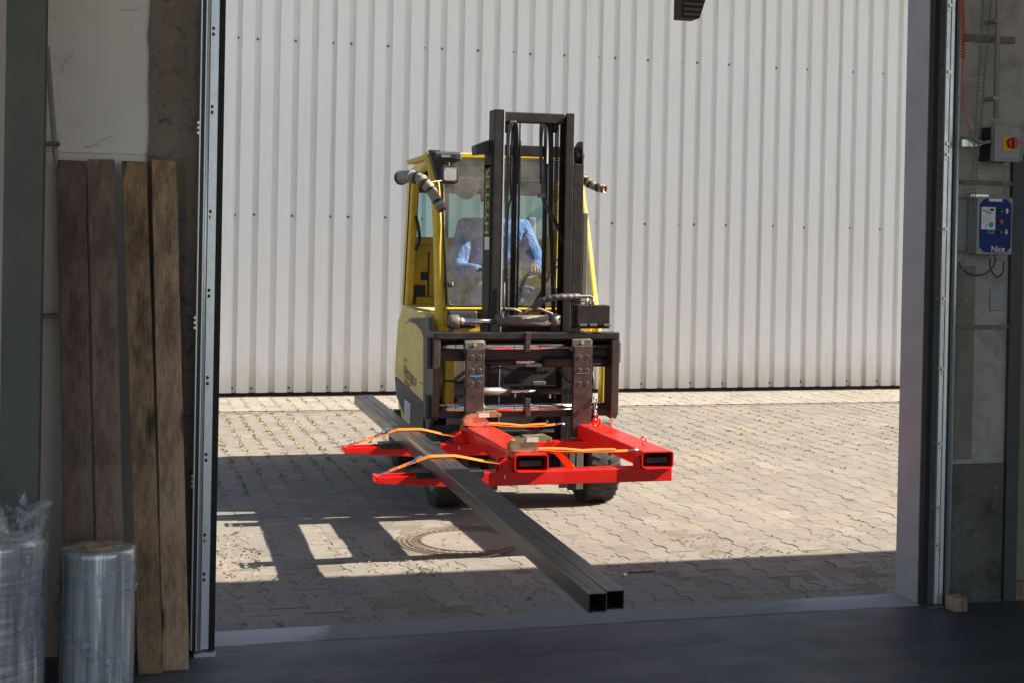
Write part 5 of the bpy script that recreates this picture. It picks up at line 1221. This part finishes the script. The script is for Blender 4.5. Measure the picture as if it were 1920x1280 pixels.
# --- seat, wheel, console
b = B(); b.box((FX-.22, 8.75, 1.06), (FX+.26, 9.08, 1.16)); b.hexa([(FX-.20, 9.02, 1.12), (FX+.26, 9.02, 1.12), (FX+.26, 9.12, 1.12), (FX-.20, 9.12, 1.12)], [(FX-.16, 9.07, 1.60), (FX+.29, 9.07, 1.60), (FX+.29, 9.13, 1.60), (FX-.16, 9.13, 1.60)]); st = b.link('seat', 'black', fk, .03)
a = at(990, 408, 9.02); c = at(1003, 447, 9.02); b = B(); b.box((a.x, 9.0, c.z), (c.x, 9.07, a.z)); b.link('backrest_bolster', 'lens', st, .01)
sc = at(972, 528, 8.52); tilt = Matrix.Rotation(rad(28), 4, 'X'); b = B(); pts = [sc+(tilt @ Vector((math.cos(i/32*6.283)*.175, math.sin(i/32*6.283)*.175, 0))) for i in range(32)]; b.tube(pts, .013, 8, True)
for k in range(3): t = k*2.094+.5; b.cyl(sc, sc+(tilt @ Vector((math.cos(t)*.172, math.sin(t)*.172, 0))), .009, 6)
b.cyl(sc-Vector((0, 0, .02)), sc+Vector((0, -.006, .015)), .04, 16); b.link('steering_wheel', 'black', fk)
b = B(); b.cyl(sc, sc+Vector((0, -.14, -.35)), .04, 12); b.box((FX-.3, 8.36, .95), (FX+.3, 8.48, 1.17)); b.link('dashboard', 'dkgrey', fk, .02)
b = B(); b.box((FX+.24, 8.6, 1.0), (FX+.42, 9.05, 1.26)); b.link('armrest_console', 'black', fk, .02)

# --- driver (seated, hands on the wheel)
import bmesh
dr = thing('person', 'seated driver in a blue work shirt and blue trousers behind the windscreen', 'person', (FX-.01, 8.95, 1.1))
def skin(name, chains, mat, root_xyz, lvl=2):
    vs, es, rs, idx = [], [], [], {}
    for ch in chains:
        prev = None
        for (p, r) in ch:
            key = tuple(round(c, 4) for c in p)
            if key not in idx: idx[key] = len(vs); vs.append(Vector(p)-Vector(dr['_o'])); rs.append(r)
            k = idx[key]
            if prev is not None and prev != k: es.append((prev, k))
            prev = k
    me = bpy.data.meshes.new(name); me.from_pydata(vs, es, [])
    o = bpy.data.objects.new(name, me); COL.objects.link(o); o.parent = dr; o['_o'] = dr['_o']
    md = o.modifiers.new('skin', 'SKIN'); md.use_smooth_shade = True
    me.update()
    if not me.skin_vertices:
        bm = bmesh.new(); bm.from_mesh(me); bm.verts.layers.skin.verify(); bm.to_mesh(me); bm.free()
    sv = me.skin_vertices[0].data
    ri = idx[tuple(round(c, 4) for c in root_xyz)]
    for i, r in enumerate(rs):
        sv[i].radius = (r, r) if not hasattr(r, '__len__') else r; sv[i].use_root = (i == ri)
    ss = o.modifiers.new('subsurf', 'SUBSURF'); ss.levels = lvl; ss.render_levels = lvl
    me.materials.append(MAT[mat]); return o
DX, DY = at(925, 450, 8.95).x, 8.95
PV = (DX, DY, 1.20); CH = (DX, DY-.02, 1.50); NK = (DX-.005, DY-.03, 1.70); 
HD0 = (DX-.01, DY-.05, 1.78); HD1 = (DX-.012, DY-.06, 1.86)
SL, SR = (DX-.185, DY-.02, 1.635), (DX+.185, DY-.02, 1.635)
EL, ER = (DX-.27, DY-.10, 1.36), (DX+.27, DY-.12, 1.38)
wl = sc+(tilt @ Vector((-.16, .05, .01))); wr = sc+(tilt @ Vector((.13, .11, .01)))
HLs, HRs = tuple(wl+Vector((-.01, .04, .02))), tuple(wr+Vector((.0, .04, .02)))
KL, KR = (DX-.16, 8.50, 1.22), (DX+.16, 8.52, 1.20); AL_, AR_ = (DX-.15, 8.42, .98), (DX+.15, 8.42, .98)
body = [[(PV, (.15, .11)), ((DX, DY, 1.34), (.135, .10)), (CH, (.15, .11)), ((DX, DY-.02, 1.62), (.11, .08)), (NK, (.055, .055))],
        [(PV, (.15, .11)), ((DX-.1, DY-.1, 1.19), (.085, .085)), (KL, (.062, .062)), (AL_, (.045, .045)), ((DX-.15, 8.36, .965), (.035, .03))],
        [(PV, (.15, .11)), ((DX+.1, DY-.1, 1.19), (.085, .085)), (KR, (.062, .062)), (AR_, (.045, .045)), ((DX+.15, 8.36, .965), (.035, .03))],
        [((DX, DY-.02, 1.62), (.11, .08)), (SL, (.065, .065)), (EL, (.045, .045)), (HLs, (.028, .028)), (tuple(wl+Vector((0, .0, .018))), (.036, .018))],
        [((DX, DY-.02, 1.62), (.11, .08)), (SR, (.065, .065)), (ER, (.045, .045)), (HRs, (.028, .028)), (tuple(wr+Vector((0, .0, .018))), (.036, .018))],
        [(NK, (.055, .055)), ((DX-.008, DY-.035, 1.745), (.052, .055)), (HD0, (.07, .085)), ((DX-.012, DY-.055, 1.835), (.076, .095)), ((DX-.012, DY-.05, 1.90), (.06, .075))]]
for w in (wl, wr):
    k0 = tuple(w+Vector((0, .0, .018)))
    for j in range(4):
        o_ = Vector(((j-1.5)*.019, 0, 0)); L_ = (.9, 1.0, .95, .8)[j]
        body.append([(k0, (.036, .018)), (tuple(w+o_+Vector((0, -.028*L_, .020))), (.0085, .0085)), (tuple(w+o_+Vector((0, -.040*L_, -.004))), (.008, .008)), (tuple(w+o_+Vector((0, -.022, -.020))), (.007, .007))])
    body.append([(k0, (.036, .018)), (tuple(w+Vector((.038 if w is wl else -.038, .0, .012))), (.0095, .0095)), (tuple(w+Vector((.042 if w is wl else -.042, -.016, -.004))), (.008, .008))])
skin('body', body, 'skin', PV)
skin('shirt', [[((DX, DY, 1.16), (.165, .125)), ((DX, DY, 1.34), (.155, .118)), (CH, (.172, .125)), ((DX, DY-.02, 1.625), (.125, .092)), ((DX-.003, DY-.025, 1.685), (.068, .066))],
               [((DX, DY-.02, 1.625), (.125, .092)), (SL, (.088, .085)), ((EL[0], EL[1], EL[2]), (.068, .066)), (tuple(Vector(EL).lerp(Vector(HLs), .8)), (.045, .045))],
               [((DX, DY-.02, 1.625), (.125, .092)), (SR, (.088, .085)), ((ER[0], ER[1], ER[2]), (.068, .066)), (tuple(Vector(ER).lerp(Vector(HRs), .8)), (.045, .045))]], 'shirt', (DX, DY, 1.16))
skin('trousers', [[((DX, DY, 1.20), (.16, .12)), ((DX, DY-.02, 1.17), (.155, .12))],
                  [((DX, DY-.02, 1.17), (.155, .12)), ((DX-.1, DY-.1, 1.195), (.10, .10)), (KL, (.08, .08)), ((AL_[0], AL_[1]+.01, 1.02), (.06, .06))],
                  [((DX, DY-.02, 1.17), (.155, .12)), ((DX+.1, DY-.1, 1.195), (.10, .10)), (KR, (.08, .08)), ((AR_[0], AR_[1]+.01, 1.02), (.06, .06))]], 'trousers', (DX, DY, 1.20))
hc = Vector((DX-.012, DY-.045, 1.86)); b = B(); vs = []; NA = 20
for j in range(9):
    ph = j/8*2.05
    for i in range(NA):
        a = i/NA*6.283; rr_ = math.sin(ph); front = max(0, -math.sin(a)); lim = 1-.35*front*(ph > .9)
        vs.append(hc+Vector((math.cos(a)*rr_*.090*lim, math.sin(a)*rr_*.107*lim+.01, math.cos(ph)*.098)))
b.add(vs, [(j*NA+i, j*NA+(i+1) % NA, (j+1)*NA+(i+1) % NA, (j+1)*NA+i) for j in range(8) for i in range(NA)], True); b.link('hair', 'hair', dr)
fc = Vector((DX-.012, DY-.152, 1.835))
b = B(); b.add([fc+Vector((0, -.022, -.02)), fc+Vector((-.014, .006, -.026)), fc+Vector((.014, .006, -.026)), fc+Vector((0, .004, .02))], [(0, 1, 2), (0, 2, 3), (0, 3, 1)]); b.link('nose', 'skin', dr)
for s_ in (-1, 1):
    b = B(); b.lathe(fc+Vector((s_*.03, .012, .012)), (0, -1, 0), [(.011, 0), (.006, .005), (0, .006)], 10); b.link('eye', 'black', dr)
    b = B(); b.lathe(Vector((DX-.012+s_*.078, DY-.05, 1.83)), (s_, 0, 0), [(.026, 0), (.022, .012), (0, .010)], 12); b.link('ear', 'skin', dr)
b = B(); b.box(fc+Vector((-.022, .008, -.050)), fc+Vector((.022, .016, -.043))); b.link('mouth', 'letter_red', dr, .003)
# ------------------------------------------------------------------ red lifting frame on the forks
YF = 6.715; BT, BB_ = .435, .368
rf = thing('lifting_frame', 'bright red steel frame on the forks with two long arms and two fork pockets', 'lifting frame', (2.1, 7.2, .37))
def arm(Yf, xL, xR, name, pad=True):
    """box bar along X with a tapering, open-topped tip on the left; 100 mm deep"""
    D = .10; xt = xL+.30
    outer = [(xL, BB_+.025), (xt, BB_), (xR, BB_), (xR, BT), (xt, BT), (xL, BT-.006)]
    b = B()
    xs_ = xL+.40
    b.prism([(x, Yf, z) for x, z in [(xs_, BB_), (xR, BB_), (xR, BT), (xs_, BT)]], (0, D, 0))
    # channel shaped tip: two webs and a floor
    for y0 in (Yf, Yf+D-.006):
        b.prism([(xL, y0, BB_+.028), (xs_+.002, y0, BB_), (xs_+.002, y0, BT-.001), (xL, y0, BT-.008)], (0, .006, 0))
    b.add([(xL, Yf+.004, BB_+.030), (xs_, Yf+.004, BB_+.002), (xs_, Yf+D-.004, BB_+.002), (xL, Yf+D-.004, BB_+.030), (xL, Yf+.004, BB_+.036), (xs_, Yf+.004, BB_+.008), (xs_, Yf+D-.004, BB_+.008), (xL, Yf+D-.004, BB_+.036)], [(0, 3, 2, 1), (4, 5, 6, 7), (0, 1, 5, 4), (2, 3, 7, 6), (1, 2, 6, 5), (3, 0, 4, 7)])
    # rim round the open top of the tip
    b.box((xL-.002, Yf-.001, BT-.014), (xL+.012, Yf+D+.001, BT-.005))
    return b.link(name, 'red', rf, .006)
xL = at(705, 905, YF).x; xR = at(1260, 885, YF).x
arm(YF, xL, xR, 'cross_arm'); YF2 = YF+.95; arm(YF2, xL, xR-.004, 'cross_arm')
# fork pockets: rectangular tubes running in depth on top of the arms
def pocket(px0, px1, name):
    x0, x1 = at(px0, 865, YF).x, at(px1, 865, YF).x; z0, z1 = BT-.012+.014, BT+.088; t = .007
    ya, yb = YF-.020, YF2+.115
    b = B(); n = 6; R_ = .016
    def loop(r, ins):
        pts = []
        for cx, cz, a0 in ((x1-r-ins, z0+r+ins, -90), (x1-r-ins, z1-r-ins, 0), (x0+r+ins, z1-r-ins, 90), (x0+r+ins, z0+r+ins, 180)):
            for k in range(5): a = rad(a0+22.5*k); pts.append((cx+r*math.cos(a), cz+r*math.sin(a)))
        return pts
    o_, i_ = loop(R_, 0), loop(R_*.6, t); m = len(o_); vs = []
    for y in (ya, yb):
        for x, z in o_: vs.append((x, y, z))
        for x, z in i_: vs.append((x, y, z))
    fs = []; sm = []
    for k in range(m):
        k2 = (k+1) % m
        fs += [(k, k2, 2*m+k2, 2*m+k), (m+k2, m+k, 3*m+k, 3*m+k2), (k2, k, m+k, m+k2), (2*m+k, 2*m+k2, 3*m+k2, 3*m+k)]; sm += [False, False, False, False]
    b.add(vs, fs, sm); return b.link(name, 'red', rf), x0, x1, z0, z1
pk1, pa0, pa1, pz0, pz1 = pocket(963, 1026.5, 'fork_pocket'); pk2, pb0, pb1, _, _ = pocket(1201, 1260, 'fork_pocket')
# weld lips under each pocket front
b = B(); b.box((pa0+.02, YF-.022, BT-.004), (pa1-.008, YF+.0, BT+.004)); b.box((pb0+.02, YF-.022, BT-.004), (pb1-.008, YF+.0, BT+.004)); b.link('weld_seam', 'red', rf, .002)
# clevis plates that hold the straps left of pocket one
for Yq in (YF, YF2):
    for dy in (.012, .075):
        b = B(); xc = pa0-.045; pts = []
        for k in range(9): a = rad(60+15*k); pts.append((xc+.010+.034*math.cos(a), Yq+dy, BT+.034+.030*math.sin(a)))
        pts += [(xc-.024, Yq+dy, BT-.004), (pa0+.002, Yq+dy, BT-.004), (pa0+.002, Yq+dy, BT+.062)]
        b.prism(pts, (0, .008, 0)); b.link('strap_clevis', 'red', rf, .002)
    b = B(); b.cyl((xc+.004, Yq-.003, BT+.028), (xc+.004, Yq+.10, BT+.028), .009, 14); b.cyl((xc+.004, Yq+.004, BT+.028), (xc+.004, Yq-.004, BT+.028), .014, 12); b.link('clevis_pin', 'red', rf)
    b = B(); b.cyl((xc+.001, Yq-.004, BT-.012), (xc+.001, Yq-.004, BT-.030), .005, 6); b.link('drain_nib', 'bolt', rf)
# gusset at the right pocket, eyes on top
b = B(); b.prism([(pb0+.001, YF+.004, BT), (pb0-.20, YF+.30, BT), (pb0+.001, YF+.004, pz1-.01)][::-1], (0, 0, .0)) if False else None
b = B(); b.prism([(pb0, YF-.002, BT), (pb0-.035, YF-.002, BT), (pb0-.035, YF-.002, BT+.055), (pb0, YF-.002, pz1-.014)], (0, .02, 0)); b.link('gusset', 'red', rf, .002)
q = gr(1206, 832, pz1); ec = Vector((q.x, q.y, pz1+.024)); b = B(); b.tube([ec+Vector((math.cos(a)*.014, 0, math.sin(a)*.014)) for a in [rad(-70+28*k) for k in range(10)]], .0045, 6); b.cyl((ec.x, ec.y, pz1-.002), (ec.x, ec.y, pz1+.012), .006, 8); b.link('lashing_eye', 'red', rf)
hk = gr(1118, 800, pz1); he = Vector((hk.x, hk.y, pz1+.03))
b = B(); b.tube([he+Vector((math.cos(i/16*6.283)*.022, 0, math.sin(i/16*6.283)*.028)) for i in range(16)], .007, 7, True); b.box((he.x-.012, he.y-.012, pz1-.001), (he.x+.012, he.y+.012, pz1+.008)); b.link('lashing_eye', 'red', rf)
for px, Yq in ((1055, YF), (1100, YF), (1056, YF2)):
    q = at(px, 880, Yq+.05); b = B(); b.lathe((q.x+.02, Yq+.05, BT+.0005), (0, 0, 1), [(.014, 0), (.012, .002), (0, .0022)], 14); b.link('plug', 'red', rf)
# black rubber pads under the tubes
for Yq in (YF, YF2):
    xa = at(788, 900, YF).x; b = B(); b.box((xa-.02, Yq-.003, BT+.0005), (xa+.32, Yq+.102, BT+.0095)); b.box((xa-.02, Yq-.004, BT-.02), (xa+.32, Yq-.0005, BT+.009)); b.link('rubber_pad', 'black', rf, .002)

# ------------------------------------------------------------------ square tubes
TS, TZ = .060, BT+.0105
def tube_axis(pn, pf):
    return gr(*pn, TZ), gr(*pf, TZ)
n1 = gr(1103.2, 1148.6, TZ); f1_ = gr(664, 757, TZ)
n1.z = f1_.z = TZ
d = (f1_-n1); d.z = 0; Lt = d.length; d.normalize(); side = Vector((d.y, -d.x, 0))
if side.x < 0: side = -side
def sq_tube(off, shift, lab, wall=.004):
    o0 = n1+side*off+d*shift; b = B(); vs = []
    for e in (0, Lt):
        for (u, w) in ((0, 0), (TS, 0), (TS, TS), (0, TS)): vs.append(o0+d*e+side*u+Vector((0, 0, w)))
        for (u, w) in ((wall, wall), (TS-wall, wall), (TS-wall, TS-wall), (wall, TS-wall)): vs.append(o0+d*e+side*u+Vector((0, 0, w)))
    fs = []
    for k in range(4):
        k2 = (k+1) % 4
        fs += [(k, k2, 8+k2, 8+k), (4+k2, 4+k, 12+k, 12+k2), (k2, k, 4+k, 4+k2), (8+k, 8+k2, 12+k2, 12+k)]
    b.add(vs, fs); o = b.link('steel_tube', 'tube', None, .0022, origin=tuple(o0)); tag(o, lab, 'steel tube', 'square steel tubes strapped on the red frame')
    return o
# object coordinates of each tube should run along its length
sq_tube(0, 0, 'left square steel tube of the strapped pair, with bright rubbed scratches along its top')
sq_tube(TS+.0035, .024, 'right square steel tube of the strapped pair, its end a little closer to the door')
# rubbed marks
b = B(); up = Vector((0, 0, TS+.0006))
rn = random.Random(4); sc_ = B()
for k in range(8):
    u = rn.uniform(.006, .054); s0 = rn.uniform(0, Lt*.8); L_ = rn.uniform(.25, .9); p = n1+side*u+d*s0+up
    sc_.ribbon([p, p+d*L_*.5+side*rn.uniform(-.001, .001), p+d*L_], side, rn.uniform(.0008, .002), .0004)
p = n1+side*.022+d*.002+up; sc_.ribbon([p, p+d*.45, p+d*.9], side, .0022, .0004)
tb_ = [o for o in bpy.data.objects if o.name == 'steel_tube'][0]
sc_.link('scratch', 'letter_dark' if False else 'core', tb_)

# ------------------------------------------------------------------ ratchet straps
def tube_cross(Yc):
    """points where a line Y=Yc crosses the tubes' outer edges, on their tops"""
    t = (Yc-n1.y)/d.y; a = n1+d*t; w = (TS*2+.0035)/abs(side.x*d.y-side.y*d.x)*1.0
    xa = a.x; xb = a.x+(TS*2+.0035)/ (side.x-side.y*d.x/d.y)
    return xa, xb
SG = 'orange ratchet straps over the tubes'
def strap(Yq, lab, sag, tail):
    Yc = Yq+.05; t = thing('ratchet_strap', lab, 'ratchet strap', (xL+.05, Yc, BT), SG)
    zt = TZ+TS+.009; xa, xb = tube_cross(Yc); xh = xL+.075
    W_ = .028; WD = (0, .95, .30)
    lift = [Vector((xh, Yc, BT+.012)), Vector((xh+(xa-xh)*.5, Yc, BT+.012+(zt-BT)*.44)), Vector((xa-.012, Yc, zt-.006)), Vector((xa+.006, Yc, zt)), Vector((xb, Yc, zt))]
    px_ = pa0-.041; lift += [Vector((xb+.03, Yc, zt-.004)), Vector((xb+(px_-xb)*.6, Yc, BT+.050)), Vector((px_+.002, Yc, BT+.036))]
    b = B(); b.ribbon(lift, WD, W_); b.link('webbing', 'strap', t)
    b = B(); p2 = [Vector((xh, Yc, BT+.010)), Vector((xa-.06, Yc-.002, zt-.024))]; b.ribbon(p2, (0, 1, 0), W_, .002); b.link('webbing', 'strap', t)
    # hook in the tip
    b = B()
    for s_ in (-1, 1): b.tube(smooth_path([Vector((xh, Yc+s_*.010, BT+.010)), Vector((xh-.035, Yc+s_*.008, BT+.002)), Vector((xh-.062, Yc+s_*.002, BT-.012)), Vector((xh-.060, Yc, BT-.020))], 4), .0036, 6)
    b.cyl((xh+.001, Yc-.018, BT+.010), (xh+.001, Yc+.018, BT+.010), .0045, 6); b.link('wire_hook', 'chrome', t)
    # blue tag curling off the webbing
    c = lift[1].lerp(lift[2], .45); e = (lift[2]-lift[1]).normalized(); nrm = Vector((-e.z, 0, e.x))
    pts = [c-e*.05, c-e*.02+nrm*.006, c+e*.015+nrm*.014, c+e*.03+nrm*.012] if tail == 0 else [c-e*.05, c-e*.02+nrm*.008, c+e*.0+nrm*.022, c+e*.025+nrm*.022, c+e*.034+nrm*.010, c+e*.024+nrm*.004]
    b = B(); b.ribbon(smooth_path(pts, 4), (0, 1, 0), W_*.9, .001); b.link('label_tag', 'blue_tag', t)
    b = B()
    for f_ in (.25, .62): q = lift[0].lerp(lift[2], f_)+nrm*.0022; b.ribbon([q-e*.008, q+e*.008], (0, 1, 0), W_*.7, .0006)
    b.link('print_patch', 'white_tag', t)
    # ratchet on the pocket
    zr = pz1+.002; xr = pa0-.012
    b = B(); b.ribbon([Vector((px_+.004, Yc, BT+.040)), Vector((xr-.004, Yc, zr+.006)), Vector((xr+.012, Yc, zr+.014))], (0, 1, 0), W_); b.link('webbing', 'strap', t)
    rb = B()
    for s_ in (-1, 1):
        y0 = Yc+s_*.019
        rb.prism([(xr, y0, zr+0.0058), (xr-0.0058, y0, zr+0.0406), (xr+0.0145, y0, zr+0.0609), (xr+0.1232, y0, zr+0.0667), (xr+0.1305, y0, zr+0.0435), (xr+0.1522, y0, zr+0.0203), (xr+0.1450, y0, zr+0.0029), (xr+0.1015, y0, zr)], (0, .0025, 0))
    ro = rb.link('ratchet_frame', 'brass', t, .001)
    b = B(); b.cyl((xr+0.0261, Yc-.021, zr+0.0348), (xr+0.0261, Yc+.024, zr+0.0348), .011, 14); b.cyl((xr+0.1421, Yc-.025, zr+0.0145), (xr+0.1421, Yc+.026, zr+0.0145), .0075, 12); b.link('spindle', 'bolt', ro)
    b = B(); b.lathe((xr+0.0261, Yc, zr+0.0348), (0, 1, 0), [(.015, -.018), (.026, -.016), (.026, .016), (.015, .018)], 18); b.link('wound_webbing', 'strap', ro)
    for s_ in (-1, 1):
        b = B(); n = 12; pts = []
        for k in range(n*2): a = k/(n*2)*6.283; r_ = .028 if k % 2 else .022; pts.append((xr+0.0261+math.cos(a)*r_, Yc+s_*.022, zr+0.0348+math.sin(a)*r_))
        b.prism(pts, (0, s_*.002, 0)); b.link('ratchet_gear', 'brass', ro)
    b = B()
    for s_ in (-1, 1): b.prism([(xr+0.0174, Yc+s_*.025, zr+0.0435), (xr+0.0290, Yc+s_*.025, zr+0.0725), (xr+0.1812, Yc+s_*.025, zr+0.0870), (xr+0.2175, Yc+s_*.025, zr+0.0696), (xr+0.2102, Yc+s_*.025, zr+0.0522), (xr+0.0725, Yc+s_*.025, zr+0.0522)], (0, .002, 0))
    b.cyl((xr+0.2059, Yc-.028, zr+0.0638), (xr+0.2059, Yc+.03, zr+0.0638), .007, 10); b.box((xr+0.0725, Yc-.024, zr+0.0783), (xr+0.1740, Yc+.026, zr+0.0819)); b.link('handle', 'brass', ro, .001)
    b = B(); b.box((xr+0.0841, Yc-.0265, zr+0.0522), (xr+0.1450, Yc-.0255, zr+0.0754)); b.link('printed_label', 'white_tag', ro)
    # long end to the far pocket with the hook
    xe = pb0-.045 if tail == 0 else pb0-.13; ze = pz1-.004 if tail == 0 else pz1+.004
    a = Vector((xr+.145, Yc, zr+.012)); c2 = Vector((xe, Yc, ze)); pts = arc(a, c2, sag, 14)
    b = B(); b.ribbon(pts, WD, W_*.9); b.link('webbing', 'strap', t)
    P2 = [p+Vector((0, .003, .003+.006*abs(math.sin(i*.45)))) for i, p in enumerate(pts[:-2])]; b = B(); b.ribbon(P2, WD, W_*.85); b.link('loose_end', 'strap', t)
    b = B(); b.tube([c2, c2+Vector((.02, 0, .004)), c2+Vector((.045, 0, .002)), c2+Vector((.05, 0, -.012))], .006, 7); b.cyl(c2+Vector((0, -.015, 0)), c2+Vector((0, .015, 0)), .005, 6); b.link('wire_hook', 'chrome', t)
    return t, xr, zr
s1, xr, zr = strap(YF, 'orange ratchet strap nearest the door, its hook in the tip of the front arm', .006, 0)
s2, _, _ = strap(YF2, 'orange ratchet strap at the back, its hook in the tip of the rear arm', .012, 1)
# long loose tail falling between the pockets
b = B(); P_ = smooth_path([Vector((pa1+.005, YF+.06, pz1+.012)), Vector((pa1+.05, YF+.07, pz1+.004)), Vector((pa1+.10, YF+.07, BT+.055)), Vector((pa1+.135, YF+.065, BT+.012)), Vector((pa1+.150, YF+.05, BT-.03))], 5)
b.ribbon(P_, (-.9, .6, .1), .055, .002); b.link('loose_tail', 'strap', s1)

# ------------------------------------------------------------------ safety chain from the carriage to the red frame
ct = at(1115, 742, YC0-.02); cm = at(1122, 775, YC0-.06)
c1 = chain('safety_chain', 'short steel chain tying the carriage to the eye on the right fork pocket', 'chain', ct, tuple(he+Vector((-.005, .0, .030))), .052, .0052, 'chrome', None, n=3, wid=.52)
b = B(); b.tube([he+Vector((0, 0, .0))+Vector((math.cos(i/14*6.283)*.008, .0+math.sin(i/14*6.283)*.02, .018+.018*math.sin(i/14*6.283+1.2))) for i in range(14)], .006, 6, True); b.link('red_shackle', 'red', c1)
ce = at(1146, 783, YC0+.02)
chain('safety_chain', 'spare short chain hanging loose below the right end of the carriage', 'chain', ce, ce-Vector((0, 0, .13)), .04, .0045, 'chrome', None, n=4, wid=.52)

for o in list(bpy.data.objects):
    if '_o' in o: del o['_o']
